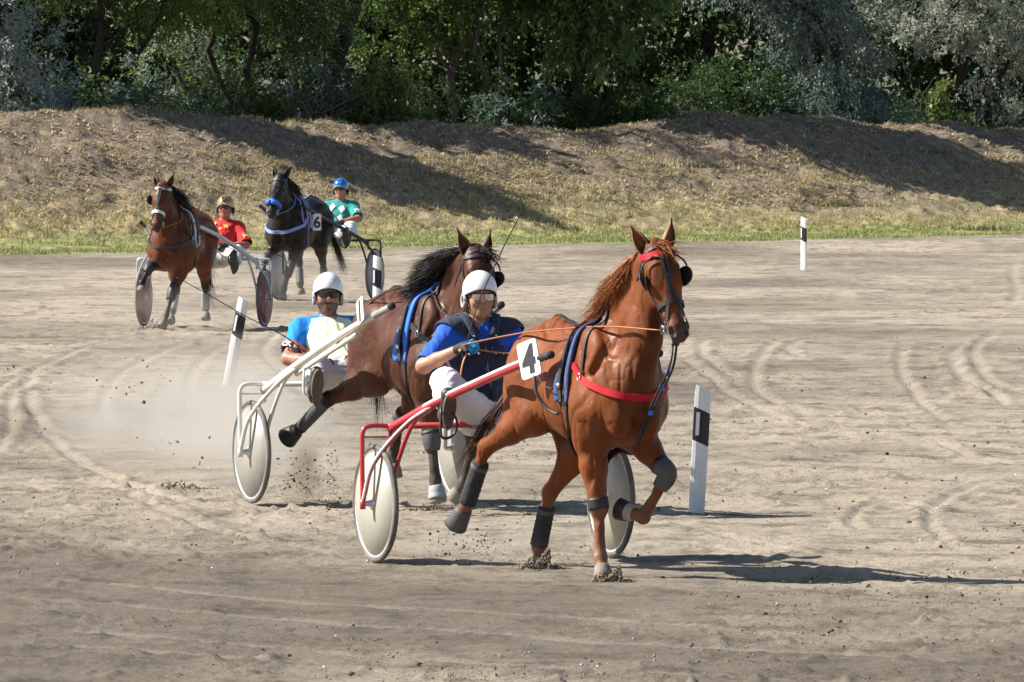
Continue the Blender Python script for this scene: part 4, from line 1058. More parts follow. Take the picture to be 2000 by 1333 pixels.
MAT_SILVER_P = mat('silver blue frame paint', (.50, .54, .60), .3, metal=.35, var=.1, scale=9, coat=.4)
MAT_BLACKPAINT = mat('black frame paint', (.014, .014, .016), .4, var=.2, scale=9, dirt=(.2, .18, .15, 1), dirt_amt=.2)
MAT_STRIPE = mat('white stripe', (.80, .79, .77), .4, var=.06, scale=9)
MAT_PLATE = mat('white number plate', (.83, .83, .82), .35, var=.04, scale=6)
MAT_DIGIT = mat('dark grey digit', (.035, .037, .045), .5, var=.15, scale=25)
MAT_SEAT = mat('grey seat board', (.30, .29, .27), .7, var=.2, scale=8)

def sulky(name, label, loc, heading, frame, disc, W=1.58, rw=.368, stripe=None, shaft_tip=None, star=False, plate=None, group='racing sulkies', sy=(.69, .56, .44, .385, .37), sz=(.83, 1.0, 1.14, 1.25, 1.29), tube=.026):
    rz = math.atan2(-math.cos(R(heading)), math.sin(R(heading)))
    root = empty(name, loc, rz); tag(root, label, 'sulky', group)
    w2 = W / 2
    for q in (-1, 1):
        wh = empty('wheel', (0, q * w2, rw)); wh.parent = root
        M = m4(frame_z((0, 1.0, 0), (1, 0, 0)), (0, 0, 0))
        mb = MB(); ro = rw; tr = .019
        mb.lathe([(ro - tr + tr * math.cos(t), tr * 1.0 * math.sin(t)) for t in np.linspace(-math.pi, math.pi, 11)], 60, M, cap=False); mb.build('tyre', MAT_TYRE, wh)
        mb = MB(); mb.lathe([(ro - .031, -.011), (ro - .043, -.012), (ro - .046, 0), (ro - .043, .012), (ro - .031, .011)], 72, M, cap=False); mb.build('rim', MAT_RIM, wh)
        mb = MB(); mb.lathe([(.0005, -.024), (.03, -.023), (ro - .04, -.009), (ro - .04, .009), (.03, .023), (.0005, .024)], 72, M, cap=False); mb.build('disc', disc, wh)
        mb = MB(); mb.lathe([(.0005, -.085), (.012, -.083), (.020, -.045), (.028, -.030), (.028, .030), (.020, .045), (.012, .083), (.0005, .085)], 16, M, cap=False); mb.build('hub', MAT_STEEL, wh)
        mb = MB(); mb.lathe([(.0005, -.030), (.038, -.028), (.040, -.022), (.040, .022), (.038, .028), (.0005, .030)], 24, M, cap=False); mb.build('hub_cap', MAT_RIM, wh)
        if star:
            for k in range(8):
                a = k * math.pi / 4; mb = MB()
                for sd_ in (-1, 1):
                    P = lambda r_, t_: (r_ * math.cos(t_), sd_ * (.0245 - .0155 * r_ / ro + .003), r_ * math.sin(t_))
                    mb.add([P(.05, a), P(.17, a - .24), P(.29, a), P(.17, a + .24)], [(0, 1, 2, 3)])
                mb.build('petal', MAT_STAR, wh, smooth=False)
        # fork: outer tube, front brace to the shaft, inner stay
        mb = MB(); yo = q * (w2 + .085); yi = q * (w2 - .085)
        mb.tube(spline([(0, q * (w2 - .10), .845), (-.005, q * (w2 + .02), .85), (-.01, q * (w2 + .078), .82), (-.01, yo, .70), (0, yo, rw + .02)], 26), .0155, 10)
        mb.tube([(.0, yo, rw + .03), (0, yo, rw - .035)], .019, 8)
        mb.build('fork', frame, root)
        mb = MB(); mb.tube(spline([(.42, q * sy[1], sz[1] - .015), (.26, q * (w2 - .10), .86), (.10, q * (w2 + .05), .62), (.0, yo, rw + .01)], 24), .0155, 10); fb = mb.build('front_brace', frame, root)
        if stripe:
            cc = spline([(.42, q * sy[1], sz[1] - .015), (.26, q * (w2 - .10), .86), (.10, q * (w2 + .05), .62), (.0, yo, rw + .01)], 24)
            mb = MB(); mb.tube(cc[2:] + np.array((.008, q * .004, .008)), .0105, 8); mb.build('stripe', MAT_STRIPE, fb)
        mb = MB(); mb.tube(spline([(.40, q * sy[1], sz[1] - .02), (.22, q * (w2 - .16), .86), (.08, q * (w2 - .11), .60), (0, yi, rw)], 24), .014, 10)
        mb.tube([(.02, q * (w2 - .09), .60), (.14, q * (w2 + .01), .66)], .008, 6)
        mb.tube([(0, q * (w2 - .10), .845), (.02, q * (w2 - .09), .72)], .015, 8); mb.tube([(-.01, q * (w2 + .075), .78), (0, q * (w2 - .08), .78)], .006, 6)
        mb.build('inner_stay', frame, root)
        pts = [(0, q * sy[0], sz[0]), (.42, q * sy[1], sz[1]), (.85, q * sy[2], sz[2]), (1.30, q * sy[3], sz[3]), (1.52, q * sy[4], sz[4])]
        c = spline(pts, 36); mb = MB(); mb.tube(c, np.linspace(tube * 1.15, tube * .95, 36), 12); sh = mb.build('shaft', frame, root)
        if stripe:
            t = np.gradient(c, axis=0); t /= np.linalg.norm(t, axis=1)[:, None]; sd_ = np.cross(t, (0, 0, 1.)); sd_ /= np.linalg.norm(sd_, axis=1)[:, None]; up = np.cross(sd_, t)
            for o_ in (.35, .85):
                nn = (-q * -1) * sd_ if False else sd_ * (1 if q < 0 else -1)
                dr = nn * math.cos(o_) + up * math.sin(o_)
                mb = MB(); mb.tube((c + dr * (tube * 1.02))[7:33], .0048, 6); mb.build('stripe', MAT_STRIPE, sh)
        # leather-wrapped tip beside the saddle
        d = c[-1] - c[-3]; d /= np.linalg.norm(d)
        mb = MB(); n_ = 12; tt = np.linspace(0, .26, n_); mb.tube([c[-1] + d * k for k in tt], [tube * (.86 + .10 * (i % 3 == 0)) for i in range(n_)], 12); mb.build('shaft_tip', shaft_tip or MAT_BLACK, root)
        mb = MB(); mb.tube([c[-1] + d * .255, c[-1] + d * .29], tube * .95, 12); mb.build('shaft_end', MAT_WRAP, root)
        # foot rest: stirrup loop on the shaft
        mb = MB(); b = np.array((.50, q * (sy[1] - .03), sz[1] - .08)); mb.tube(spline([b + (0, 0, .08), b + (.03, -q * .07, -.02), b + (.03, -q * .05, -.11), b + (.03, q * .03, -.12), b + (0, q * .02, .06)], 18), .009, 6); mb.build('foot_rest', MAT_BLACKPAINT if frame is not MAT_WHITEPAINT else frame, root)
    mb = MB(); mb.tube([(0, -w2 + .08, .845), (0, w2 - .08, .845)], .019, 12); mb.build('crossbar', frame, root)
    for q in (-1, 1):
        mb = MB(); mb.tube(spline([(0, q * .16, .845), (-.10, q * .13, .80), (-.22, q * .10, .80)], 8), .014, 8); mb.build('seat_bracket', frame, root)
    mb = MB()
    v = []
    for i in range(9):
        for j in range(9):
            x = -.30 + .34 * i / 8; y = (-.19 + .38 * j / 8) * (1 - .25 * (i / 8) ** 3); v.append((x, y, .815 + .05 * (1 - i / 8) ** 2 + .25 * y * y))
    mb.add(v, [(i * 9 + j, i * 9 + j + 1, (i + 1) * 9 + j + 1, (i + 1) * 9 + j) for i in range(8) for j in range(8)])
    o = mb.build('seat', MAT_SEAT, root); o.modifiers.new('t', 'SOLIDIFY').thickness = .02
    return root

def number_plate(parent, digit, c, right, up, w_, h_, size, bold=.006, italic=0.0):
    """rounded white plate with a bold dark digit, as a part of what carries it"""
    c = np.array(c, float); right = np.array(right, float); right /= np.linalg.norm(right); up = np.array(up, float); up = up - up @ right * right; up /= np.linalg.norm(up); n_ = np.cross(right, up)
    pts = []; rc = min(w_, h_) * .14
    for (sx, sy, a0) in ((1, 1, 0), (-1, 1, 90), (-1, -1, 180), (1, -1, 270)):
        for k in range(6):
            a = R(a0 + k * 18); pts.append((sx * (w_ / 2 - rc) + rc * math.cos(a), sy * (h_ / 2 - rc) + rc * math.sin(a)))
    m = len(pts); v = [c + right * x + up * y + n_ * z for z in (-.004, .004) for x, y in pts]
    mb = MB(); mb.add(v, [tuple(range(m - 1, -1, -1)), tuple(range(m, 2 * m))] + [(i, (i + 1) % m, m + (i + 1) % m, m + i) for i in range(m)])
    pl = mb.build('number_plate', MAT_PLATE, parent, smooth=False)
    tv, tf = text_mesh(digit, size, bold, .0015)
    tv[:, 0] += tv[:, 1] * italic
    V = c + tv[:, 0:1] * right + tv[:, 1:2] * up + (tv[:, 2:3] + .0065) * n_
    mesh('digit', V, tf, MAT_DIGIT, pl)
    return pl
# ------------------------------------------------------------------ drivers
def skin_mat():
    m, n, b = nmat('skin'); L = n.links
    a = n.nodes.new('ShaderNodeAttribute'); a.attribute_name = 'tint'; L.new(a.outputs['Color'], b.inputs['Base Color'])
    b.inputs['Roughness'].default_value = .5; b.inputs['Subsurface Weight'].default_value = .12; b.inputs['Subsurface Radius'].default_value = (.01, .004, .002); b.inputs['Subsurface Scale'].default_value = 1.0
    return m
MAT_SKIN = skin_mat()
def cloth(name, col, var=.1, sheen=.1, dirt=.1):
    return mat(name, col, .8, var=var, scale=7, bump=.35, bscale=35, sheen=sheen, spec=.25, dirt=(.30, .27, .23, 1), dirt_amt=dirt, dirt_scale=6)
MAT_WHITECLOTH = cloth('white racing trousers', (.74, .74, .76), .05, .1, .15)
MAT_VEST = cloth('navy vest', (.020, .026, .062), .2)
MAT_BLUESHIRT = cloth('royal blue shirt', (.012, .105, .56), .12)
MAT_SKYSHIRT = cloth('sky blue shirt', (.02, .24, .72), .12)
MAT_TWOTONE = mat('two tone shirt', (1, 1, 1), .8, var=.08, scale=7, bump=.35, bscale=35, attr='tint', spec=.25)
MAT_YELLOW = cloth('pale yellow front', (.66, .68, .33), .08)
MAT_CORAL = cloth('coral cuff', (.62, .12, .10), .1)
MAT_REDSHIRT = cloth('red racing shirt', (.62, .012, .022), .12)
MAT_TEALSHIRT = cloth('teal racing shirt', (.012, .25, .22), .12)
MAT_GOLD = mat('gold star', (.66, .54, .14), .55, var=.1)
MAT_WHITEPRINT = mat('white print', (.80, .80, .78), .6, var=.05)
MAT_BOOT = mat('black boot', (.018, .018, .02), .5, var=.3, scale=14, dirt=(.27, .24, .20, 1), dirt_amt=.35)
MAT_SOLE = mat('dusty boot sole', (.07, .065, .06), .85, var=.3, scale=18, bump=.4, dirt=(.27, .24, .20, 1), dirt_amt=.5)
MAT_HELMET = mat('white helmet shell', (.86, .86, .85), .18, var=.03, scale=5, coat=.6)
MAT_HELMET_G = mat('gold helmet shell', (.46, .30, .09), .28, metal=.6, var=.08, scale=5, coat=.6)
MAT_HELMET_B = mat('metallic blue helmet shell', (.01, .17, .62), .15, metal=.35, var=.06, scale=5, coat=1.0)
MAT_STRAPB = mat('black helmet strap', (.012, .012, .013), .7, var=.2)
MAT_EARGREY = mat('grey ear cover', (.36, .37, .38), .6, var=.15)
MAT_LENS = mat('dark lens', (.012, .012, .016), .06, spec=.8, var=.02)
MAT_MIRROR = mat('mirror lens', (.62, .60, .62), .10, metal=.9, var=.25, scale=20)
MAT_GLOVE = mat('black glove', (.02, .021, .024), .75, var=.25, scale=25, bump=.3)
MAT_GLOVEBLUE = mat('blue glove fingers', (.02, .26, .55), .7, var=.2, scale=25)
MAT_PAD = mat('dusty brown sole', (.095, .078, .060), .8, var=.3, scale=12, dirt=(.27, .24, .20, 1), dirt_amt=.5)

def driver(name, label, loc, heading, J, face=0.0, skin=(.42, .215, .135), beard=None, shirt=None, shirt2=None, vest=None, helmet=None, rim=None, lens=None, vox=.0075, glove=None, sole=None, sleeve=.55, tilt=0.0, shirt_vol=0.0, twotone=None):
    rz = math.atan2(-math.cos(R(heading)), math.sin(R(heading)))
    root = empty(name, loc, rz); tag(root, label, 'person', 'sulky drivers')
    J = {k: np.array(v, float) for k, v in J.items()}
    pts = np.array(list(J.values())); lo = pts.min(0) - .26; hi = pts.max(0) + .28
    s = SDF(lo, hi, vox); g = SDF(lo, hi, vox)      # body and shirt
    pv, ch, nk, hc = J['pelvis'], J['chest'], J['neck'], J['head']
    fwd = np.array((math.cos(face), math.sin(face), tilt)); fwd /= np.linalg.norm(fwd)
    upv = hc - nk; upv = upv / np.linalg.norm(upv) * .5 + np.array((0, 0, .8)); upv -= upv @ fwd * fwd; upv /= np.linalg.norm(upv); lat = np.cross(upv, fwd)
    fr = np.stack([fwd, lat, upv], 1)
    h = lambda f, l, u: hc + fwd * f + lat * l + upv * u
    # trunk axes
    ta = nk - pv; ta /= np.linalg.norm(ta); tl = J['shR'] - J['shL']; tl = tl - tl @ ta * ta; tl /= np.linalg.norm(tl); tf = np.cross(ta, tl); tf = -tf if tf[0] < 0 else tf
    tr = np.stack([tf, tl, ta], 1)
    def trunk(q, e):
        q.ell(pv + ta * .02, (.125 + e, .165 + e, .14 + e), .06, tr); q.ell((pv + ch) / 2, (.115 + e, .150 + e, .19 + e), .08, tr)
        q.ell(ch + ta * .02, (.125 + e, .175 + e, .18 + e), .08, tr)
        q.ell(ch + ta * .11, (.10 + e, .185 + e, .10 + e), .07, tr)
        for k in ('L', 'R'): q.cap(nk - ta * .04, J['sh' + k], .07 + e * .7, .066 + e, .06)
    trunk(s, 0); trunk(g, .016 + shirt_vol)
    s.cap(nk - ta * .05, hc - upv * .05, .062, .058, .04)
    s.ell(h(0, 0, .02), (.100, .078, .105), .03, fr); s.ell(h(.022, 0, -.055), (.074, .062, .078), .04, fr)
    s.ell(h(.060, 0, -.118), (.032, .034, .026), .03, fr); s.cap(h(.03, -.045, -.095), h(.06, 0, -.118), .022, .02, .03); s.cap(h(.03, .045, -.095), h(.06, 0, -.118), .022, .02, .03)
    s.cap(h(.092, 0, .0), h(.112, 0, -.038), .010, .0155, .012); s.cap(h(.098, -.012, -.043), h(.098, .012, -.043), .010, .010, .008)
    s.cap(h(.082, -.035, .012), h(.082, .035, .012), .013, .013, .02)
    s.cap(h(.083, -.020, -.078), h(.083, .020, -.078), .009, .009, .012); s.cap(h(.086, -.016, -.092), h(.086, .016, -.092), .009, .009, .012)
    s.cap(h(.1, -.025, -.085), h(.1, .025, -.085), .003, .003, .006, sub=True)
    for q in (-1, 1):
        s.ell(h(-.005, q * .082, -.03), (.026, .012, .035), .012, fr); s.ell(h(.055, q * .045, -.045), (.03, .022, .025), .03, fr)
        s.ell(h(.10, q * .033, -.008), (.02, .02, .012), .015, fr, sub=True)
    gl = []
    for k, q in (('L', 1), ('R', -1)):
        a, b, c = J['sh' + k], J['el' + k], J['ha' + k]
        s.cap(a, b, .056, .044, .04); s.cap(b, b * .65 + c * .35, .046, .043, .03); s.cap(b * .65 + c * .35, c, .043, .028, .02)
        m_ = a + (b - a) * sleeve * 1.0
        e_ = a + (b - a) * (sleeve + .25)
        g.cap(a, m_, .072 + shirt_vol, .068 + shirt_vol, .035); g.cap(m_, a + (b - a) * min(1.6, sleeve + .35), .068 + shirt_vol, .074 + shirt_vol, .02)
        # hand: palm, four curled fingers, thumb
        d = c - b; d /= np.linalg.norm(d); pn = J.get('pn' + k, np.array((0, -q * .7, -.7))); pn = pn - pn @ d * d; pn /= np.linalg.norm(pn); sd_ = np.cross(d, pn)
        gq = SDF(c - .16, c + .16, .005)
        def both(fn, *ar, **kw):
            getattr(s, fn)(*ar, **kw)
            ar2 = list(ar)
            if fn == 'cap': ar2[2] += .003; ar2[3] += .003
            else: ar2[1] = tuple(x + .003 for x in ar2[1])
            getattr(gq, fn)(*ar2, **kw)
        both('ell', c + d * .045, (.048, .020, .042), .015, np.stack([d, pn, sd_], 1))
        gq.cap(c - d * .035, c + d * .02, .033, .032, .01)
        for i, (o_, L_) in enumerate(((-.030, .90), (-.010, 1.0), (.011, .95), (.031, .78))):
            k0 = c + d * (.082 - abs(o_) * .2) + sd_ * o_; k1 = k0 + (d * .55 + pn * .80) * .042 * L_; k2 = k1 + (-d * .45 + pn * .85) * .026 * L_; k3 = k2 + (-d * .95 + pn * .1) * .022 * L_
            both('cap', k0 - d * .02, k0, .010, .0105, .008)
            both('cap', k0, k1, .0105, .0095, .005); both('cap', k1, k2, .0095, .0088, .004); both('cap', k2, k3, .0088, .008, .004)
        t0 = c + d * .025 - sd_ * .034 * 1; t1 = t0 + d * .035 - sd_ * .016 + pn * .02; t2 = t1 + d * .022 + pn * .026 + sd_ * .012
        both('cap', t0, t1, .014, .011, .008); both('cap', t1, t2, .011, .009, .004)
        gl.append((k, gq, c, d))
    for k, q in (('L', 1), ('R', -1)):
        a, b, c, t = J['hi' + k], J['kn' + k], J['an' + k], J['to' + k]
        s.cap(pv * .5 + a * .5, a, .10, .088, .06); s.cap(a, b, .086, .056, .05); s.cap(b, b * .6 + c * .4, .056, .052, .03); s.cap(b * .6 + c * .4, c, .052, .036, .03)
        s.cap(c, t, .038, .032, .02)
    sk = np.array(skin)
    def colf(V):
        c = np.tile(sk, (len(V), 1)) * (1 + .18 * fbm(V[:, 1] * 30, V[:, 2] * 30, 3, 4))[:, None]
        q = (V - hc) @ fr
        lips = np.exp(-((q[:, 1] / .026) ** 2 + ((q[:, 2] + .086) / .010) ** 2)) * (q[:, 0] > .07); c = c * (1 - .45 * lips[:, None]) + np.array((.28, .09, .07)) * .45 * lips[:, None]
        ck = np.exp(-(((np.abs(q[:, 1]) - .045) / .022) ** 2 + ((q[:, 2] + .05) / .03) ** 2)) * (q[:, 0] > .04); c[:, 1:] *= (1 - .15 * ck)[:, None]
        if beard is not None:
            bz = np.clip((-.062 - q[:, 2]) / .012, 0, 1) * (q[:, 0] > -.02) * (q[:, 2] > -.16) * (1 - .8 * lips)
            mo = np.exp(-((q[:, 1] / .034) ** 2 + ((q[:, 2] + .066) / .009) ** 2)) * (q[:, 0] > .06); bz = np.clip(bz * (.75 + .5 * fbm(V[:, 1] * 60, V[:, 2] * 60, 2, 8)) + mo, 0, .92)
            c = c * (1 - bz[:, None]) + np.array(beard) * bz[:, None]
        hair_ = ((q[:, 2] > .0) * (q[:, 0] < .02) + (q[:, 0] < -.04) * (q[:, 2] > -.07) > 0)[:, None]; c = np.where(hair_, np.array((.03, .022, .016)), c)
        return c
    s.mesh('body', MAT_SKIN, root, colf=colf)
    def wrinkle(amp, sc=9, seed=3):
        def f(V):
            n_ = fbm(V[:, 1] * sc + V[:, 0] * 4, V[:, 2] * sc * .8 + V[:, 0] * sc * .6, 3, seed)
            ax = pv + ((V - pv) @ ta)[:, None] * ta
            r_ = V - ax; r_ /= np.linalg.norm(r_, axis=1)[:, None] + 1e-9
            fold = np.abs(np.sin(V[:, 2] * 21 + V[:, 1] * 14 + n_ * 7)) ** 3
            n2 = fbm(V[:, 1] * sc * 2.3 + V[:, 2] * 9, V[:, 2] * sc * 1.2 - V[:, 1] * 13, 2, seed + 5); crease = np.abs(n2) ** .5
            return V + r_ * (amp * (n_ * 1.6 - fold * .45 + crease * .9 - .35))[:, None]
        return f
    necklim = lambda V: ((V - nk) @ ta < .055 + .35 * np.maximum(0, np.linalg.norm((V - nk) - ((V - nk) @ ta)[:, None] * ta, axis=1) - .09))
    def armclip(V):
        ok = necklim(V) & ((V - pv) @ ta > -.10)
        for k in 'LR':
            a, b = J['sh' + k], J['el' + k]; L = np.linalg.norm(b - a); d = (b - a) / L; t = (V - a) @ d; dist = np.linalg.norm(V - a - t[:, None] * d, axis=1)
            ok &= ~((t > L * (sleeve + .34)) & (dist < .14) & (t < L * 2))
        return ok
    def solid(o, th): m_ = o.modifiers.new('t', 'SOLIDIFY'); m_.thickness = th; m_.offset = -1; return o
    def two(V):
        q = (V - ch) @ tr; w_ = (np.abs(q[:, 1]) < .20 - .40 * np.maximum(0, q[:, 2] - .06)) & (q[:, 2] < .205)
        return np.where(w_[:, None], np.array(twotone[1]), np.array(twotone[0]))
    sh = solid(g.mesh('shirt', shirt, root, clip=armclip, wob=wrinkle(.012), colf=two if twotone else None), .006)
    if shirt2 is not None:
        # coloured panel sewn on the chest
        def front(V): q = (V - ch) @ tr; return (q[:, 0] > .02) & (np.abs(q[:, 1]) < .135 + .02 * np.sin(q[:, 2] * 9)) & (q[:, 2] < .19 + .1 * np.abs(q[:, 1])) & (q[:, 2] > -.45)
        solid(g.mesh('shirt_front', shirt2, root, iso=.004, clip=front, wob=wrinkle(.011)), .006)
    if vest is not None:
        v = SDF(lo, hi, vox); trunk(v, .034)
        for k in ('L', 'R'): v.cap(nk - ta * .03, J['sh' + k], .085, .086, .05)
        def vclip(V):
            ok = ((V - nk) @ ta < .03 + .4 * np.maximum(0, np.linalg.norm((V - nk) - ((V - nk) @ ta)[:, None] * ta, axis=1) - .10)) & ((V - pv) @ ta > -.02)
            for k in 'LR':
                d = J['el' + k] - J['sh' + k]; d /= np.linalg.norm(d); ok &= ~(((V - J['sh' + k]) @ d > .028) & (np.linalg.norm(V - J['sh' + k], axis=1) < .17))
            q = (V - nk) @ tr; ok &= ~((q[:, 0] > 0) & (np.abs(q[:, 1]) < .045 + .20 * (q[:, 2] + .10)) & (q[:, 2] > -.12))
            return ok
        vs = solid(v.mesh('vest', vest, root, clip=vclip, wob=wrinkle(.012, 8, 9)), .012)
        # zip, collar stand, press studs
        mb = MB(); strap(mb, v, [nk + tf * .2 - ta * .12, ch + tf * .25, pv + tf * .25 + ta * .05], .018, .006, .003); mb.build('zip', MAT_GLOVE, vs)
        for k, q in enumerate((-1, 1)):
            mb = MB(); strap(mb, v, [nk + tl * q * .05 + tf * .12 - ta * .11, nk + tl * q * .10 + tf * .05 - ta * .0, nk + tl * q * .11 - tf * .03 + ta * .03], .05, .012, .006); mb.build('collar', vest, vs)
            mb = MB(); strap(mb, v, [ch + tl * q * .045 + tf * .2 + ta * .02, ch + tl * q * .15 + tf * .2 + ta * .025], .05, .008, .005); mb.build('pocket_flap', vest, vs)
            for (yy, zz) in ((.06, .0), (.13, .0), (.075, .115)):
                p_ = v.project(np.array([ch + tl * q * yy + tf * .2 + ta * zz]), .016)[0]; mb = MB(); mb.lathe([(.0005, .004), (.006, .003), (.008, 0)], 10, m4(frame_z(tf), p_)); mb.build('press_stud', MAT_STEEL, vs)
    # trousers: roomy white legs
    t_ = SDF(lo, hi, vox); t_.ell(pv + ta * .0, (.150, .190, .15), .06, tr)
    for k, q in (('L', 1), ('R', -1)):
        a, b, c = J['hi' + k], J['kn' + k], J['an' + k]
        t_.cap(pv * .5 + a * .5, a, .13, .12, .06); t_.cap(a, b, .118, .090, .05); t_.cap(b, b * .40 + c * .60, .090, .070, .03)
    def tw(V):
        n_ = fbm(V[:, 0] * 9 + V[:, 1] * 5, V[:, 2] * 11, 3, 12); fold = np.abs(np.sin(V[:, 0] * 17 + V[:, 2] * 22 + n_ * 8)) ** 3
        gr = t_.grad(V); return V + gr * (.013 * (n_ * 1.2 + .3 - fold * .4))[:, None]
    solid(t_.mesh('trousers', MAT_WHITECLOTH, root, clip=lambda V: ((V - pv) @ ta < .09) | (np.linalg.norm((V - pv) - ((V - pv) @ ta)[:, None] * ta, axis=1) > .175), wob=tw), .006)
    for k, q in (('L', 1), ('R', -1)):
        b, c, t = J['kn' + k], J['an' + k], J['to' + k]
        B = SDF(np.minimum(np.minimum(b, c), t) - .15, np.maximum(np.maximum(b, c), t) + .15, .009)
        B.cap(b * .45 + c * .55, c, .062, .046, .02); B.cap(c, t, .046, .042, .02); hl = c + (c - t) / np.linalg.norm(c - t) * .045; B.cap(hl, c, .036, .046, .02)
        bo = B.mesh('boot', MAT_BOOT, root)
        dr = t - hl; L = np.linalg.norm(dr); dr /= L; nr = np.array((1., 0, 0)) - dr * dr[0]; nr /= np.linalg.norm(nr); sd2 = np.cross(dr, nr)
        mb = MB(); n_ = 20; top = []; 
        for i in range(n_):
            a = 2 * math.pi * i / n_; x_ = math.cos(a); y_ = math.sin(a); top.append(hl + dr * (L * .5 + x_ * (L * .5 + .04)) + sd2 * y_ * (.043 + .008 * x_))
        top = np.array(top); mb.add(list(top + nr * .034) + list(top + nr * .052), [tuple(range(n_ - 1, -1, -1)), tuple(range(n_, 2 * n_))] + [(i, (i + 1) % n_, n_ + (i + 1) % n_, n_ + i) for i in range(n_)])
        mb.build('sole', sole or MAT_SOLE, bo, smooth=False)
    if glove:
        for k, gq, c, d in gl:
            o = gq.mesh('glove', MAT_GLOVE, root, clip=lambda V: (V - c) @ d < .088)
            if glove == 'blue': gq.mesh('glove_finger', MAT_GLOVEBLUE, o, iso=.001, clip=lambda V: ((V - c) @ d > .075) & ((V - c) @ d < .13))
    # helmet
    v = []; nu, nv = 40, 16
    def hp(u, t, e):
        ca, sa = math.cos(u), math.sin(u)
        low = -.30 + .42 * max(0, ca) ** 1.5 - .22 * max(0, -ca)          # front edge high, nape low
        el = math.pi / 2 * (1 - t) + low * t * 1.0
        return h(-.004 + (.124 + e) * math.cos(el) * ca, (.108 + e) * math.cos(el) * sa, .022 + (.125 + e) * math.sin(el))
    for e in (0.0, -.009):
        for i in range(nv):
            for j in range(nu): v.append(hp(2 * math.pi * j / nu, max(.004, i / (nv - 1)), e))
    o1 = nu * nv; f = []
    for i in range(nv - 1):
        for j in range(nu):
            a = i * nu + j; b = i * nu + (j + 1) % nu
            f.append((a, a + nu, b + nu, b)); f.append((o1 + a, o1 + b, o1 + b + nu, o1 + a + nu))
    for j in range(nu): a = (nv - 1) * nu + j; b = (nv - 1) * nu + (j + 1) % nu; f.append((a, o1 + a, o1 + b, b))
    mb = MB(); mb.add(v, f); he = mb.build('helmet', helmet, root)
    mb = MB(); mb.tube([hp(2 * math.pi * j / nu, 1.0, -.004) for j in range(nu + 1)], .0055, 6); mb.build('rim_trim', rim or MAT_STRAPB, he)
    mb = MB(); mb.lathe([(.0005, .003), (.005, .002), (.007, -.001)], 10, m4(frame_z(fwd + upv * .5), hp(.25, .72, .001))); mb.build('rivet', MAT_STEEL, he)
    for q in (-1, 1):
        mb = MB(); mb.tube(spline([h(.02, q * .092, .0), h(.03, q * .072, -.06), h(.055, q * .045, -.125), h(.07, 0, -.148)], 14), .006, 6, flat=.5); mb.tube(spline([h(-.05, q * .095, -.02), h(-.01, q * .09, -.07), h(.045, q * .078, -.085)], 8), .007, 6, flat=.5); mb.build('chin_strap', MAT_STRAPB, he)
        # padded ear guard with a hole
        mb = MB(); ce = h(-.012, q * .098, -.045); tt = np.linspace(0, 2 * math.pi, 17); mb.tube([ce + fwd * math.cos(k) * .034 + upv * math.sin(k) * .040 for k in tt], .013, 8); mb.build('ear_guard', MAT_EARGREY if rim is None and helmet is MAT_HELMET else MAT_STRAPB, he)
    # wrap-round glasses
    mb = MB(); v = []; nu, nv = 17, 6
    for e in (0, -.004):
        for i in range(nv):
            for j in range(nu):
                u = -1.05 + 2.1 * j / (nu - 1); w_ = -1 + 2 * i / (nv - 1); hh = .022 * (1 - .25 * abs(u) ** 3 - .45 * math.exp(-(u / .16) ** 2) * (w_ < 0))
                v.append(h(.030 + (.088 + e) * math.cos(u) , (.082 + e) * math.sin(u), -.010 + w_ * hh))
    o1 = nu * nv; f = [(i * nu + j, i * nu + j + 1, (i + 1) * nu + j + 1, (i + 1) * nu + j) for i in range(nv - 1) for j in range(nu - 1)]
    f += [tuple(x + o1 for x in q[::-1]) for q in f]; mb.add(v, f); gs = mb.build('glasses', lens or MAT_LENS, root)
    mb = MB(); mb.tube([np.array(v[(nv - 1) * nu + j]) for j in range(nu)], .0035, 6)
    for q in (-1, 1): mb.tube([h(.030 + .088 * math.cos(1.05), q * .082 * math.sin(1.05), .0), h(.0, q * .086, .0)], .004, 6)
    mb.build('glasses_frame', MAT_STRAPB, gs)
    return root, s, g, h, dict(ta=ta, tl=tl, tf=tf, tr=tr, fr=fr, J=J, he=he, sh=sh, hp=hp)

def seat_pose(y0=0.0, lean=0.0, hz=1.66, spread=.40, **kw):
    z0 = hz - .74
    J = dict(pelvis=(-.13, y0, z0), chest=(-.25 - lean * .5, y0, z0 + .32), neck=(-.28 - lean, y0, z0 + .54), head=(-.24 - lean, y0, z0 + .735),
             shL=(-.27 - lean, y0 + .185, z0 + .47), shR=(-.27 - lean, y0 - .185, z0 + .47), elL=(-.12 - lean, y0 + .30, z0 + .25), elR=(-.12 - lean, y0 - .30, z0 + .25),
             haL=(.10 - lean * .5, y0 + .10, z0 + .28), haR=(.10 - lean * .5, y0 - .10, z0 + .28), hiL=(-.10, y0 + .10, z0 - .01), hiR=(-.10, y0 - .10, z0 - .01),
             knL=(.20, y0 + spread * .85, z0 + .14), knR=(.20, y0 - spread * .85, z0 + .14), anL=(.52, y0 + spread, z0 + .0), anR=(.52, y0 - spread, z0 + .0),
             toL=(.60, y0 + spread * 1.05, z0 + .15), toR=(.60, y0 - spread * 1.05, z0 + .15))
    J.update(kw); return J
# ------------------------------------------------------------------ the four teams
def l2w(loc, heading, p):
    a = R(heading); p = np.asarray(p, float); f = np.array((math.sin(a), -math.cos(a), 0)); l = np.array((math.cos(a), math.sin(a), 0))
    return np.asarray(loc, float) + p[..., 0:1] * f + p[..., 1:2] * l + p[..., 2:3] * np.array((0, 0, 1.0))

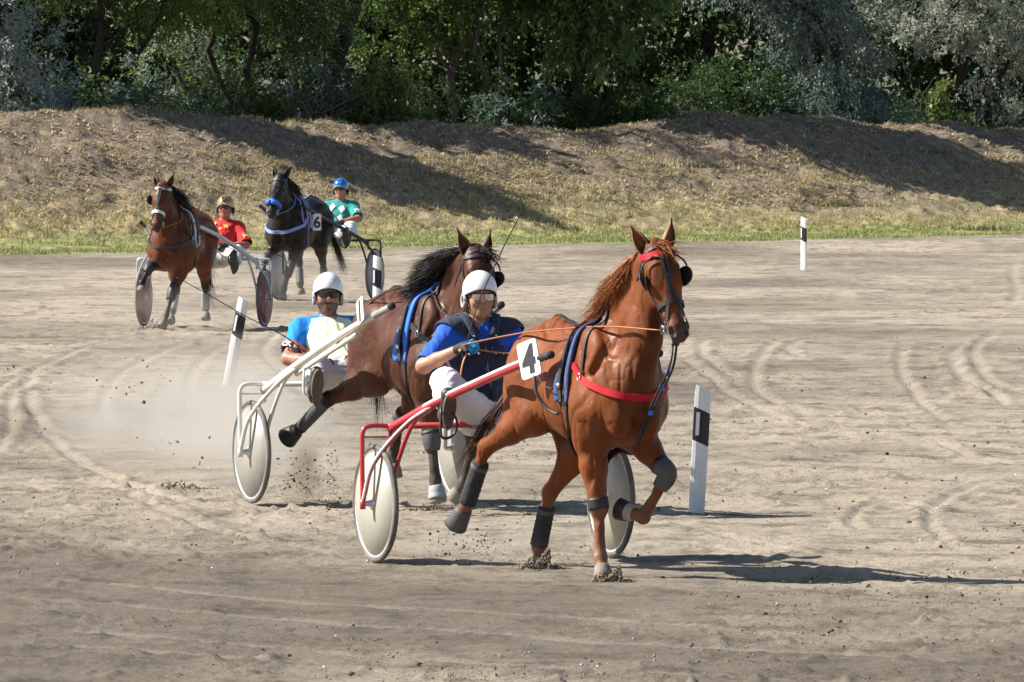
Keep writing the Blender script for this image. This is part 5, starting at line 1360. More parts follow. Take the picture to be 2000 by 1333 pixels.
def mane(root, s, H, fr, n, length, cols, side=-1, droop=.55, wind=(-.5, -.2, 0), name='mane', width=.010, spread=.12, dz=0, d0=(.75, .42, .0)):
    a, out, lat = fr; r = np.random.default_rng(len(name) + n)
    P = H(0, -.05, 0); pts = spline([P * .88 + np.array((.40, 0, 1.47 + dz)) * .12 + np.array((-.02, 0, .05)), (np.array((.40, 0, 1.47 + dz)) + P) / 2 + np.array((-.07, 0, .10)), (.44, 0, 1.56 + dz)], 14)
    pts = s.project(pts, -.004)
    tg = np.array((.44, 0, 1.50 + dz)) - P; tg /= np.linalg.norm(tg); d = np.tile(tg * d0[0] + np.array((0, side * d0[1], d0[2])), (14, 1))
    V, F, C = hair(r, pts, d, length, n, width, droop, cols, spread, 8, wind, s)
    return mesh(name, V, F, MAT_HAIR, root, False, C)

def forelock(root, H, fr, n, cols, name='forelock', length=.13, side=.35):
    a, out, lat = fr; r = np.random.default_rng(3); pts = np.array([H(.0, .0, -.03), H(.0, .02, 0), H(.0, .0, .03)]); d = np.tile(a * .5 + out * .45 + lat * side, (3, 1))
    V, F, C = hair(r, pts, d, length, n, .006, .3, cols, .25, 5, (0, .2, 0)); return mesh(name, V, F, MAT_HAIR, root, False, C)

def tail(root, n, cols, dz=0, end=(-1.15, -.12, .55), length=.75, seed=5):
    r = np.random.default_rng(seed); b = np.array((-.80, 0, 1.27 + dz)); mid = np.array((-.93, end[1] * .4, 1.10 + dz)); e = np.array(end, float)
    c = spline([b, mid, e * .6 + mid * .4], 8); d = np.gradient(c, axis=0); d /= np.linalg.norm(d, axis=1)[:, None]
    mb = MB(); mb.tube(c, np.linspace(.035, .012, 8), 8); mb.build('dock', MAT_BLACK, root)
    d = d * .7 + (e - c) / np.linalg.norm(e - c, axis=1)[:, None]
    V, F, C = hair(r, c, d, length, n, .0045, .25, cols, .16, 7, (-.15, 0, 0)); return mesh('tail', V, F, MAT_HAIR, root, False, C)

def kneeboot(root, k, up, dn, m, rad=.062, L=.13, name='knee_boot', cup=True):
    k = np.array(k); up = np.array(up); dn = np.array(dn); a = (k - up) / np.linalg.norm(k - up); b = (dn - k) / np.linalg.norm(dn - k)
    mb = MB(); c = spline([k - a * L * .55, k, k + b * L * .5], 10); mb.tube(c, [rad * q for q in (.98, 1.02, 1.05, 1.04, 1.02, 1.0, .97, .92, .86, .8)], 16); o = mb.build(name, m, root)
    mb = MB(); mb.tube([k - a * L * .50, k - a * L * .36], rad * 1.07, 16); mb.build('boot_strap', MAT_BLACK, o); return o

# ---- chestnut leader, red sulky, blue and navy driver
P4 = ((1145 - 1000) / FPX * 49.6, 49.6, 0); A4 = 22.0
L4 = {'RF': [(.42, -.15, .84), (.475, -.115, .42), (.50, -.115, .125), (.575, -.125, .012)],
      'LF': [(.42, .15, .86), (.68, .245, .625), (.57, .135, .365), (.44, .045, .405)],
      'RH': [(-.38, -.19, .94), (-.74, -.36, .735), (-.92, -.41, .385), (-1.02, -.44, .26)],
      'LH': [(-.31, .16, .82), (-.63, .02, .46), (-.76, .0, .125), (-.80, .03, .012)]}
h4, s4, HD4, fr4 = horse('horse', 'chestnut horse with a red browband and breast collar leading the race', P4, A4, L4, (.93, .075, 2.00), (1.21, .115, 1.46), face_y=.16,
    coat=(.180, .051, .016), vox=.0108, dz=.0, back_sock='LF', muzzle_col=(.075, .055, .05))
CH = [(.34, .125, .038), (.27, .09, .027), (.42, .18, .06), (.20, .065, .022)]
mane(h4, s4, HD4, fr4, 3000, .25, CH, -1, .30, (-.12, -.05, .0), width=.0036, spread=.10); forelock(h4, HD4, fr4, 140, CH)
tail(h4, 130, [(.09, .03, .014), (.06, .022, .012), (.15, .055, .025)], 0, (-1.05, -.28, .80), .40)
b4 = bridle(h4, s4, HD4, fr4, MAT_BLACK, None, MAT_RED, bw=2.0)
hn4 = saddle_harness(h4, s4, MAT_BLUEPAD, MAT_BLACK, MAT_RED, bz=1.17, padw=.085)
mb = MB()
for dx in (-.012, .012): mb.tube(spline([HD4(.56, -.15, dx), (1.10, .09 + dx, 1.28), (.96, .07 + dx, 1.12), (.86, .045 + dx, .98), (.74, .02 + dx, .80)], 24), .008, 6)
mt = mb.build('martingale', MAT_BLACK, h4)
for p in ((1.06, .088, 1.245), (.99, .075, 1.155), (.88, .05, 1.005)):
    mb = MB(); mb.lathe([(.010, -.018), (.017, -.012), (.017, .012), (.010, .018)], 10, m4(frame_z((.45, 0, .9)), p)); mb.build('blue_tie', MAT_BRIGHTBLUE, mt)
for k, J in (('RH', L4['RH']), ('LH', L4['LH'])):
    a, b = np.array(J[1]), np.array(J[2]); legwrap(h4, 'leg_wrap', a + (b - a) * .26, a + (b - a) * .98, .052, .056, MAT_WRAP, 1, 18)
    legwrap(h4, 'wrap_band', a + (b - a) * .30, a + (b - a) * .38, .057, .056, MAT_GREYBOOT, 2, 4, False)
kneeboot(h4, L4['LF'][1], L4['LF'][0], L4['LF'][2], MAT_GREYBOOT, .061, .19)
a, b = np.array(L4['RF'][0]), np.array(L4['RF'][1]); legwrap(h4, 'knee_boot', a + (b - a) * .86, a + (b - a) * 1.02, .066, .064, MAT_BLACK, 3, 6, False)
f_, g_ = np.array(L4['RH'][2]), np.array(L4['RH'][3]); legwrap(h4, 'bell_boot', f_ + (g_ - f_) * .25, f_ + (g_ - f_) * 1.12, .050, .074, MAT_GREYBOOT, 5, 6, False)
f_, g_ = np.array(L4['LF'][2]), np.array(L4['LF'][3]); legwrap(h4, 'hoof_boot', f_ + (g_ - f_) * .72, f_ + (g_ - f_) * 1.10, .062, .070, MAT_BLACK, 5, 6, False)

Q4 = (P4[0] - 1.5 * math.sin(R(A4)), P4[1] + 1.5 * math.cos(R(A4)), 0)
k4 = sulky('sulky', 'red sulky with white striped shafts and ivory disc wheels', Q4, A4, MAT_REDPAINT, MAT_DISC, stripe=True)
number_plate(k4, '4', (1.58, -.405, 1.305), (.85, .28, .25), (-.02, 0, 1), .185, .225, .225, .010, .12)
J = seat_pose(0, 0, 1.66, shL=(-.24, .20, 1.40), shR=(-.27, -.19, 1.41), elR=(-.13, -.42, 1.21), haR=(.13, -.27, 1.33), elL=(-.10, .32, 1.20), haL=(.16, .10, 1.20),
              knR=(.20, -.40, 1.12), anR=(.45, -.50, .93), toR=(.53, -.52, 1.06), knL=(.20, .30, 1.05), anL=(.45, .20, .90), toL=(.53, .20, 1.03), pnR=(.2, .6, -.7))
d4, ds4, dg4, dh4, dd4 = driver('person', 'driver in a navy vest over a blue shirt with a white helmet and mirrored glasses', Q4, A4, J, face=-.10, shirt=MAT_BLUESHIRT, vest=MAT_VEST, helmet=MAT_HELMET, lens=MAT_MIRROR, glove='blue', vox=.0085, sleeve=.62, shirt_vol=.0, tilt=-.08)

# trace straps hanging from the shaft ends to the girth
for q in (-1, 1):
    mb = MB(); mb.tube(spline([(.10, q * .375, 1.27), (.17, q * .40, 1.12), (.24, q * .36, 1.02), (.33, q * .315, .98)], 16), .011, 6, flat=.35); mb.build('tug_strap', MAT_BLACK, h4)
    mb = MB(); mb.tube(spline([(.12, q * .37, 1.26), (.20, q * .37, 1.16), (.30, q * .34, 1.13)], 10), .004, 5); mb.build('tie_cord', MAT_BLACK, h4)

# ---- dark bay, white sulky, yellow and blue driver
Q1 = (-1.122, 58.3, 0); P1 = (-.635, 57.2, 0); A1 = 24.0
L1 = {'RF': [(.42, -.15, .86), (.51, -.14, .50), (.55, -.13, .23), (.585, -.125, .085)],
      'LF': [(.42, .15, .85), (.48, .19, .47), (.42, .14, .20), (.34, .10, .09)],
      'RH': [(-.37, -.19, .90), (-.78, -.38, .75), (-1.08, -.46, .545), (-1.20, -.50, .475)],
      'LH': [(-.31, .18, .84), (-.64, .12, .62), (-.80, .13, .34), (-.76, .12, .20)]}
h1, s1, HD1, fr1 = horse('horse', 'dark bay horse with a black flying mane and blue saddle pads', P1, A1, L1, (.90, .04, 1.83), (1.20, .02, 1.30), face_y=-.12,
    coat=(.075, .028, .016), leg_dark=(.022, .017, .016), vox=.0122, coatmat=MAT_COAT_DARK, ear_mat=MAT_BAY_EAR, muzzle_col=(.035, .028, .026))
BK = [(.016, .014, .014), (.028, .023, .021), (.010, .009, .010), (.045, .034, .028)]
mane(h1, s1, HD1, fr1, 3600, .30, BK, -1, .32, (-.10, -.10, .10), width=.0040, d0=(.70, .36, .30), spread=.08); forelock(h1, HD1, fr1, 160, BK)
tail(h1, 140, BK, 0, (-.95, .08, .80), .34, 8)
bridle(h1, s1, HD1, fr1, MAT_BLACK, None, None, cross=False, bside=(1,))
hn1 = saddle_harness(h1, s1, MAT_BRIGHTBLUE, MAT_BLACK, MAT_BLACK, bz=1.20, padw=.12)
a, b = np.array(L1['RH'][1]), np.array(L1['RH'][2]); legwrap(h1, 'leg_boot', a + (b - a) * .05, a + (b - a) * .95, .050, .047, MAT_GREYBOOT, 1, 12, False)
kneeboot(h1, L1['RF'][1], L1['RF'][0], L1['RF'][2], MAT_GREYBOOT, .064, .13)
a, b = np.array(L1['LH'][0]), np.array(L1['LH'][1]); legwrap(h1, 'leg_boot', a + (b - a) * .86, a + (b - a) * 1.06, .062, .058, MAT_GREYBOOT, 2, 6, False)
f_, g_ = np.array(L1['RF'][2]), np.array(L1['RF'][3]); legwrap(h1, 'bell_boot', f_ + (g_ - f_) * .25, f_ + (g_ - f_) * .85, .050, .068, MAT_PALEBOOT, 4, 8, True)
f_, g_ = np.array(L1['RH'][2]), np.array(L1['RH'][3]); legwrap(h1, 'bell_boot', f_ + (g_ - f_) * .42, f_ + (g_ - f_) * 1.18, .055, .078, MAT_BLACK, 4, 6, False)
k1 = sulky('sulky', 'white sulky with dusty grey disc wheels behind the dark bay horse', Q1, 22.0, MAT_WHITEPAINT, MAT_DISC_G, W=1.56, sy=(.69, .58, .50, .45, .43), sz=(.80, 1.0, 1.17, 1.31, 1.37), tube=.027, shaft_tip=MAT_SEAT)
number_plate(k1, '1', (1.40, -.49, 1.40), (.93, -.12, .30), (-.05, 0, 1), .19, .17, .19, .008, .12)
for q in (-1, 1):
    mb = MB(); mb.tube(spline([(.36, q * .575, .93), (.80, q * .50, 1.09), (1.22, q * .45, 1.23)], 14), .018, 10); mb.build('lower_shaft', MAT_WHITEPAINT, k1)
J = seat_pose(-.08, .08, 1.49, pelvis=(.02, -.08, .90), chest=(-.20, -.08, 1.09), neck=(-.36, -.08, 1.275), hiR=(.05, -.18, .89), hiL=(.05, .02, .89), elR=(-.20, -.43, 1.02), haR=(.10, -.30, 1.00), shR=(-.33, -.29, 1.22), shL=(-.33, .12, 1.23), haL=(.10, -.02, 1.02), elL=(-.2, .26, 1.02),
              knR=(.18, -.36, .96), anR=(.52, -.50, .80), toR=(.58, -.51, .95), knL=(.2, .36, .93), anL=(.55, .42, .78), toL=(.61, .43, .92))
d1, ds1, dg1, dh1, dd1 = driver('person', 'bearded driver in a pale yellow and blue shirt with a white helmet and dark glasses', Q1, 22.0, J, face=-.28, skin=(.36, .175, .105), beard=(.035, .025, .02), shirt=MAT_TWOTONE, twotone=((.02, .26, .74), (.86, .86, .62)), helmet=MAT_HELMET,
    glove='black', vox=.009, sleeve=.40, sole=MAT_PAD, shirt_vol=.004, tilt=-.05)

# ---- bay with white bridle, silver sulky with red wheels, red driver
PR = ((357 - 1000) / FPX * 101, 101, 0); AR = -13.0; QR = ((398 - 1000) / FPX * 102.3, 102.3, 0)
LR = {'RF': [(.42, -.15, .86), (.76, -.21, .79), (.90, -.27, .60), (.93, -.27, .50)],
      'LF': [(.42, .14, .84), (.60, .03, .47), (.72, -.02, .20), (.80, -.05, .06)],
      'RH': [(-.30, -.18, .84), (-.34, -.18, .46), (-.10, -.17, .22), (.0, -.16, .10)],
      'LH': [(-.30, .18, .85), (-.54, .14, .53), (-.70, .10, .25), (-.64, .12, .12)]}
hr, sr, HDR, frr = horse('horse', 'bay horse with a white bridle trotting beside the red clad driver', PR, AR, LR, (.92, -.01, 1.80), (1.17, -.05, 1.26), face_y=.12,
    coat=(.125, .038, .017), leg_dark=(.03, .02, .018), vox=.016, dz=-.04, width=.92, coatmat=MAT_COAT_DARK, ear_mat=MAT_BAY_EAR, muzzle_col=(.06, .045, .04))
mane(hr, sr, HDR, frr, 600, .26, BK, 1, .35, (-.25, .25, .0), dz=-.04, width=.008); forelock(hr, HDR, frr, 60, BK)
tail(hr, 220, BK, -.04, (-1.0, .05, .6), .5, 9)
bridle(hr, sr, HDR, frr, MAT_BLACK, MAT_WHITESTRAP, MAT_WHITESTRAP, width=.028, bside=(-1,))
hnr = saddle_harness(hr, sr, MAT_WHITESTRAP, MAT_BLACK, MAT_BLACK, bz=1.10, breast_w=.03)
kneeboot(hr, LR['LF'][1], LR['LF'][0], LR['LF'][2], MAT_BLACK, .064, .2); kneeboot(hr, LR['RF'][1], LR['RF'][0], LR['RF'][2], MAT_BLACK, .066, .2)
for k in ('RH', 'LH'):
    a, b = np.array(LR[k][1]), np.array(LR[k][2]); legwrap(hr, 'leg_boot', a + (b - a) * .25, a + (b - a) * 1.0, .052, .056, MAT_PALEBOOT, 1, 10, False)
kr = sulky('sulky', 'silver framed sulky with red petal patterned wheels', QR, AR, MAT_SILVER_P, MAT_DISC_R, W=1.56, star=True, sy=(.69, .56, .44, .37, .345), sz=(.80, .98, 1.14, 1.24, 1.28))
J = seat_pose(.17, .06, 1.50, pelvis=(.02, .17, .90), chest=(-.20, .17, 1.10), neck=(-.36, .18, 1.29), hiR=(.05, .07, .89), hiL=(.05, .27, .89), knR=(.22, -.16, .96), anR=(.52, -.22, .80), toR=(.58, -.22, .95), head=(-.30, .20, 1.50), knL=(.20, .48, .93), anL=(.50, .53, .76), toL=(.57, .54, .93), elL=(-.10, .52, 1.02), haL=(.14, .30, 1.02))
dr, dsr, dgr, dhr, ddr = driver('person', 'driver in a red shirt with gold stars and a gold helmet', QR, AR, J, face=.05, skin=(.40, .17, .11), shirt=MAT_REDSHIRT, helmet=MAT_HELMET_G, rim=MAT_WHITEPRINT, glove='black', vox=.012, sleeve=.62, shirt_vol=.010)

# ---- black horse with blue noseband, black sulky, teal driver
P6 = ((585 - 1000) / FPX * 114.4, 114.4, 0); A6 = -19.0; Q6 = ((637 - 1000) / FPX * 115.6, 115.6, 0)
L6 = {'RF': [(.42, -.15, .85), (.73, -.22, .64), (.86, -.24, .40), (.90, -.24, .27)],
      'LF': [(.42, .14, .83), (.60, .07, .46), (.72, .04, .20), (.79, .04, .07)],
      'RH': [(-.30, -.18, .84), (-.50, -.19, .53), (-.40, -.14, .24), (-.42, -.13, .11)],
      'LH': [(-.30, .18, .85), (-.56, .14, .54), (-.66, .13, .28), (-.62, .13, .15)]}
h6, s6, HD6, fr6 = horse('horse', 'black hooded horse with a blue noseband and pale blue breast collar', P6, A6, L6, (.92, .04, 1.77), (1.18, -.02, 1.22), face_y=.10,
    coat=(.022, .015, .013), leg_dark=(.018, .015, .014), vox=.017, dz=-.06, width=.92, coatmat=MAT_COAT_DARK, ear_mat=MAT_DARK_EAR, muzzle_col=(.05, .045, .045), hood=True, ear_fwd=.1)
mane(h6, s6, HD6, fr6, 350, .2, BK, 1, .5, (-.3, .2, 0), dz=-.06, width=.013); tail(h6, 350, BK, -.06, (-1.05, .22, .62), .42, 10)
br6 = bridle(h6, s6, HD6, fr6, MAT_BLACK, MAT_BRIGHTBLUE, MAT_BLACK, blinker=False, width=.03, cross=False)
t_ = np.linspace(.12, math.pi * 2 - .12, 20); mb = MB(); mb.tube(s6.project(np.array([HD6(.40, -.05 - .11 * math.cos(k + math.pi) * -1 if False else -.05 + .10 * math.cos(k), .09 * math.sin(k)) for k in t_]), .022), .030, 8); mb.build('sheepskin_noseband', MAT_BRIGHTBLUE, br6)
hn6 = saddle_harness(h6, s6, MAT_PALEBLUE, MAT_PALEBLUE, MAT_PALEBLUE, bz=1.06, breast_w=.045)
number_plate(h6, '6', s6.project(np.array([(.16, .38, 1.13)]), .05)[0], (-.55, .83, 0), (0, 0, 1), .12, .235, .215, .007)
for k in ('RH', 'LH'):
    a, b = np.array(L6[k][1]), np.array(L6[k][2]); legwrap(h6, 'leg_boot', a + (b - a) * .25, a + (b - a) * 1.0, .05, .054, MAT_GREYBOOT, 1, 10, False)
kneeboot(h6, L6['LF'][1], L6['LF'][0], L6['LF'][2], MAT_BLACK, .062, .2); kneeboot(h6, L6['RF'][1], L6['RF'][0], L6['RF'][2], MAT_GREYBOOT, .062, .18)
k6 = sulky('sulky', 'black framed sulky with pale disc wheels at the back of the field', Q6, A6, MAT_BLACKPAINT, MAT_DISC_W, W=1.46, sy=(.62, .51, .42, .36, .34), sz=(.81, .96, 1.10, 1.22, 1.28))
J = seat_pose(.12, .03, 1.58, pelvis=(-.05, .12, .91), chest=(-.22, .12, 1.16), neck=(-.33, .12, 1.37), hiR=(-.01, .02, .90), hiL=(-.01, .22, .90), knL=(.20, .44, 1.02), anL=(.46, .48, .84), toL=(.52, .49, 1.0), elL=(-.05, .46, 1.16), haL=(.18, .28, 1.10))
d6, ds6, dg6, dh6, dd6 = driver('person', 'driver in a teal shirt with white diamonds and a metallic blue helmet', Q6, A6, J, face=.10, skin=(.42, .20, .13), shirt=MAT_TEALSHIRT, helmet=MAT_HELMET_B, rim=MAT_WHITEPRINT, glove='black', vox=.012, sleeve=.62, shirt_vol=.008)

# ---- prints on shirts and helmets
def decal(parent, sdf, v, f, c, right, up, m, name, off=.004):
    right = np.array(right, float); right /= np.linalg.norm(right); up = np.array(up, float); up -= up @ right * right; up /= np.linalg.norm(up)
    V = np.array(c) + v[:, 0:1] * right + v[:, 1:2] * up; V = sdf.project(V, off, 8); return mesh(name, V, f, m, parent)
def star_shape(r, k=5, inner=.42):
    v = [(0, 0, 0)] + [((r if i % 2 == 0 else r * inner) * math.sin(i * math.pi / k), (r if i % 2 == 0 else r * inner) * math.cos(i * math.pi / k), 0) for i in range(2 * k)]
    return np.array(v), [(0, 1 + (i + 1) % (2 * k), 1 + i) for i in range(2 * k)]
def on_shirt(dd, sdf, parent, shape, y, z, m, name, x=.22, off=.010):
    c = dd['J']['chest'] + dd['tf'] * x + dd['tl'] * y + dd['ta'] * z
    return decal(parent, sdf, shape[0], shape[1], sdf.project(c[None], 0)[0], dd['tl'], dd['ta'], m, name, off)
sgn = 1 if ddr['tl'][1] > 0 else -1
for (y, z, r_) in ((.10, .08, .05), (-.10, .13, .045), (-.10, -.02, .05), (.02, .02, .03)): on_shirt(ddr, dgr, ddr['sh'], star_shape(r_), sgn * y, z, MAT_GOLD, 'gold_star')
def sleeve_text(dd, sdf, parent, txt, k, size, m, t=.45, toward=(1, 0, .2), bold=.003, off=.010):
    a, b = dd['J']['sh' + k], dd['J']['el' + k]; p = a + (b - a) * t + np.array(toward) * .13
    v, f = text_mesh(txt, size, bold, 0, 2); ax = (b - a) / np.linalg.norm(b - a); tw = np.array(toward, float); tw /= np.linalg.norm(tw); rt = np.cross(-ax, tw)
    return decal(parent, sdf, v, f, sdf.project(p[None], 0)[0], rt, -ax, m, 'lettering', off)
sleeve_text(ddr, dgr, ddr['sh'], 'M', 'L', .11, MAT_GOLD, .5, (.8, .6, .2))
sleeve_text(dd6, dg6, dd6['sh'], 'PH', 'L', .10, MAT_WHITEPRINT, .45, (.8, .6, .2))
dm = (np.array([(0, .07, 0), (.05, 0, 0), (0, -.07, 0), (-.05, 0, 0)]), [(0, 1, 2, 3)])
sgn = 1 if dd6['tl'][1] > 0 else -1
for (y, z) in ((.09, .06), (-.10, .10), (-.10, -.05), (.09, -.10)):
    v = np.array([(i / 3 * .05 - .05 + j / 3 * .05, (j - i) / 3 * .07, 0) for i in range(4) for j in range(4)]); f = [(i * 4 + j, i * 4 + j + 1, (i + 1) * 4 + j + 1, (i + 1) * 4 + j) for i in range(3) for j in range(3)]
    on_shirt(dd6, dg6, dd6['sh'], (v, f), sgn * y, z, MAT_WHITEPRINT, 'white_diamond')
a, b = dd1['J']['shR'], dd1['J']['elR']
sleeve_text(dd1, dg1, dd1['sh'], 'CK B', 'R', .058, MAT_WHITEPRINT, .46, (.8, -.6, .1), .002)
L_ = np.linalg.norm(b - a); dv = (b - a) / L_; mb = MB(); 
tt = np.linspace(0, 2 * math.pi, 25); fz = frame_z(dv)
cuff = [dg1.project(np.array([a + dv * L_ * t0 + (fz[:, 0] * math.cos(t) + fz[:, 1] * math.sin(t)) * .10 for t in tt]), .006, 8) for t0 in (.60, .66, .72)]
nt_ = len(tt); mb.add(np.concatenate(cuff), [(i * nt_ + j, i * nt_ + j + 1, (i + 1) * nt_ + j + 1, (i + 1) * nt_ + j) for i in range(2) for j in range(nt_ - 1)]); mb.build('cuff', MAT_CORAL, dd1['sh']).modifiers.new('t', 'SOLIDIFY').thickness = .008
# horseshoe emblem on the gold helmet
hp = ddr['hp']; mb = MB(); pts = []
for k in np.linspace(-2.5, 2.5, 15): pts.append(hp(.22 * math.sin(k) - .05, .62 + .17 * math.cos(k) , .004))
mb.tube(pts, .0075, 6); mb.build('horseshoe_emblem', MAT_STRAPB, ddr['he'])

# ---- reins
MAT_REIN = mat('tan leather rein', (.42, .165, .065), .6, var=.15, scale=20)
MAT_REIN_D = mat('dark rein', (.045, .038, .035), .6, var=.2, scale=20)
def reins(label, m, lines, wd=.0125):
    root = empty('reins', tuple(lines[0][0])); tag(root, label, 'reins', 'driving reins')
    for ln in lines:
        mb = MB(); mb.tube(spline(np.array(ln) - np.array(lines[0][0]), 40), wd, 6, flat=.35); mb.build('rein', m, root)
W4 = lambda p: l2w(P4, A4, np.array(p, float)); K4 = lambda p: l2w(Q4, A4, np.array(p, float))
hand4 = K4(dd4['J']['haR'] + np.array((.06, 0, 0))); 
reins('tan leather reins running from the chestnut horse to its driver', MAT_REIN, [
    [W4(HD4(.50, -.088, -.085)), W4((.72, -.12, 1.515)), W4((.33, -.17, 1.50)), W4((-.4, -.24, 1.45)), hand4 + (0, 0, .02), hand4 + (-.03, -.02, -.02)],
    [W4(HD4(.50, -.088, .085)), W4((.62, .19, 1.52)), W4((.1, .22, 1.48)), K4((.25, .1, 1.30)), hand4],
    [hand4 + (.03, 0, .01), hand4 + (-.015, -.02, -.10), hand4 + (-.03, 0, -.24), hand4 + (-.01, .05, -.34), hand4 + (.06, .12, -.30)]])
W1 = lambda p: l2w(P1, A1, np.array(p, float)); K1 = lambda p: l2w(Q1, 22.0, np.array(p, float))
hand1 = K1(dd1['J']['haR'] + np.array((.05, 0, 0)))
reins('dark reins of the dark bay horse behind the white shafts', MAT_REIN_D, [
    [W1(HD1(.545, -.085, -.08)), W1((.75, -.16, 1.40)), W1((.33, -.10, 1.56)), W1((-.3, -.20, 1.48)), hand1], [W1(HD1(.545, -.085, .08)), W1((.75, .16, 1.40)), W1((.33, .10, 1.56)), W1((-.3, .15, 1.48)), K1((.12, 0, 1.02))]], .009)
WR = lambda p: l2w(PR, AR, np.array(p, float)); KR = lambda p: l2w(QR, AR, np.array(p, float))
reins('brown reins between the bay horse and the red clad driver', MAT_REIN, [
    [WR(HDR(.545, -.085, .08)), WR((.75, .18, 1.36)), WR((.33, .10, 1.50)), WR((-.35, .25, 1.36)), KR(ddr['J']['haL'])], [WR(HDR(.545, -.085, -.08)), WR((.33, -.10, 1.50)), KR(ddr['J']['haR'])],
    [KR(ddr['J']['haL']), KR((.16, .27, .90)), KR((.14, .24, .80)), KR((.18, .30, .74))]], .013)
W6 = lambda p: l2w(P6, A6, np.array(p, float)); K6 = lambda p: l2w(Q6, A6, np.array(p, float))
reins('pale blue reins of the black horse leading to the teal clad driver', MAT_PALEBLUE, [
    [W6(HD6(.545, -.085, .08)), W6((.75, .18, 1.34)), W6((.33, .10, 1.50)), W6((-.35, .2, 1.38)), K6(dd6['J']['haL'])], [W6(HD6(.545, -.085, -.08)), W6((.33, -.10, 1.50)), K6(dd6['J']['haR'])]], .013)
# ---- whips
MAT_WHIP = mat('black whip', (.014, .013, .013), .5, var=.2)
def whip(label, pts, r0, r1):
    root = empty('whip', tuple(pts[0])); tag(root, label, 'whip', 'driving whips'); q = spline(np.array(pts) - np.array(pts[0]), 40)
    mb = MB(); mb.tube(q[:30], np.linspace(r0, r1, 30), 6); mb.build('stick', MAT_WHIP, root)
    mb = MB(); mb.tube(q[29:], np.linspace(r1 * .8, r1 * .45, len(q) - 29), 5); mb.build('lash', MAT_WHIP, root)
yh = hand4[1]
whip('whip held upright by the navy vested driver', [hand4 + (-.02, 0, -.06), hand4 + (.015, 0, .04), at(935, 590, yh), at(985, 480, yh - .05), at(1018, 415, yh - .1), at(1019, 395, yh - .1), at(1005, 380, yh - .1), at(960, 378, yh - .1)], .0055, .0035)
whip('long whip trailing left from the bearded driver', [hand1 + (.02, 0, -.02), hand1 + (-.06, 0, .02), at(560, 660, hand1[1]), at(480, 618, hand1[1] + .05), at(405, 575, hand1[1] + .1), at(350, 545, hand1[1] + .15), at(338, 540, hand1[1] + .15), at(330, 545, hand1[1] + .15)], .0050, .0032)
whip('short thin whip held up by the red clad driver', [KR(ddr['J']['haR']), at(388, 415, 102.1), at(392, 400, 102.1), at(396, 388, 102.1)], .006, .004)

# ------------------------------------------------------------------ guide posts
MAT_POST = mat('white guide post', (.80, .81, .83), .45, var=.05, scale=5, dirt=(.40, .36, .30, 1), dirt_amt=.45, dirt_scale=7)
MAT_BAND = mat('black band', (.014, .014, .016), .5, var=.2)
MAT_REFL = mat('grey reflector', (.62, .64, .68), .25, var=.08)
def guide_post(label, g, rz, tilt, h_=.88, w_=.112):
    root = empty('guide_post', tuple(g)); root.rotation_euler = (0, tilt, rz); tag(root, label, 'post', 'guide posts along the track')
    sec = [(-.5, 0), (-.5, .10), (-.30, .23), (0, .30), (.30, .23), (.5, .10), (.5, 0), (.42, -.06), (-.42, -.06)]
    sec = [(x * w_, -y * w_ * .75) for x, y in sec]; m = len(sec)
    def solid(mb, z0, z1, gx=0.0, e=1.0, slope=0.0, top=False):
        v = [(x * e, y * e - (.0 if e == 1 else 0), z0 + x * slope) for x, y in sec] + [(x * e, y * e, z1 + x * slope) for x, y in sec]
        mb.add(v, [tuple(range(m)), tuple(range(2 * m - 1, m - 1, -1))] + [(i, m + i, m + (i + 1) % m, (i + 1) % m) for i in range(m)])
    mb = MB(); solid(mb, -.12, h_ - .06, 0, 1)
    # sloped top
    v = [(x, y, h_ - .06) for x, y in sec] + [(x * .9, y * .8, h_ - .012 - x * .30) for x, y in sec]
    mb.add(v, [tuple(range(2 * m - 1, m - 1, -1))] + [(i, m + i, m + (i + 1) % m, (i + 1) % m) for i in range(m)])
    mb.build('post_body', MAT_POST, root, smooth=False)
    mb = MB(); solid(mb, h_ - .40, h_ - .17, 0, 1.035, -.42); mb.build('band', MAT_BAND, root, smooth=False)
    # reflector lies on the left facet
    a = np.array(sec[1]); b = np.array(sec[3]); nrm = np.array((-(b - a)[1], (b - a)[0])); nrm = nrm / np.linalg.norm(nrm); nrm = nrm if nrm[1] < 0 else -nrm
    mb = MB(); p0 = a + (b - a) * .28 + nrm * .010; p1 = a + (b - a) * .70 + nrm * .010
    z0, z1 = h_ - .345, h_ - .185; q0 = p0 + nrm * .004; q1 = p1 + nrm * .004
    mb.add([(*p0, z0), (*p1, z0), (*p1, z1), (*p0, z1), (*q0, z0), (*q1, z0), (*q1, z1), (*q0, z1)], [(0, 1, 2, 3), (7, 6, 5, 4), (0, 4, 5, 1), (1, 5, 6, 2), (2, 6, 7, 3), (3, 7, 4, 0)])
    mb.build('reflector', MAT_REFL, root, smooth=False)
guide_post('white guide post with a black band right of the chestnut horse', gnd(1360, 1001), R(12), R(3.2))
guide_post('white guide post leaning right, left of the white sulky', gnd(446, 750), R(-12), R(10.5))
guide_post('upright white guide post far behind on the right at the edge of the track', gnd(1570, 528), R(-35), R(0))
guide_post('white guide post beside the wheel of the black sulky', gnd(736, 636), R(-20), R(.5))
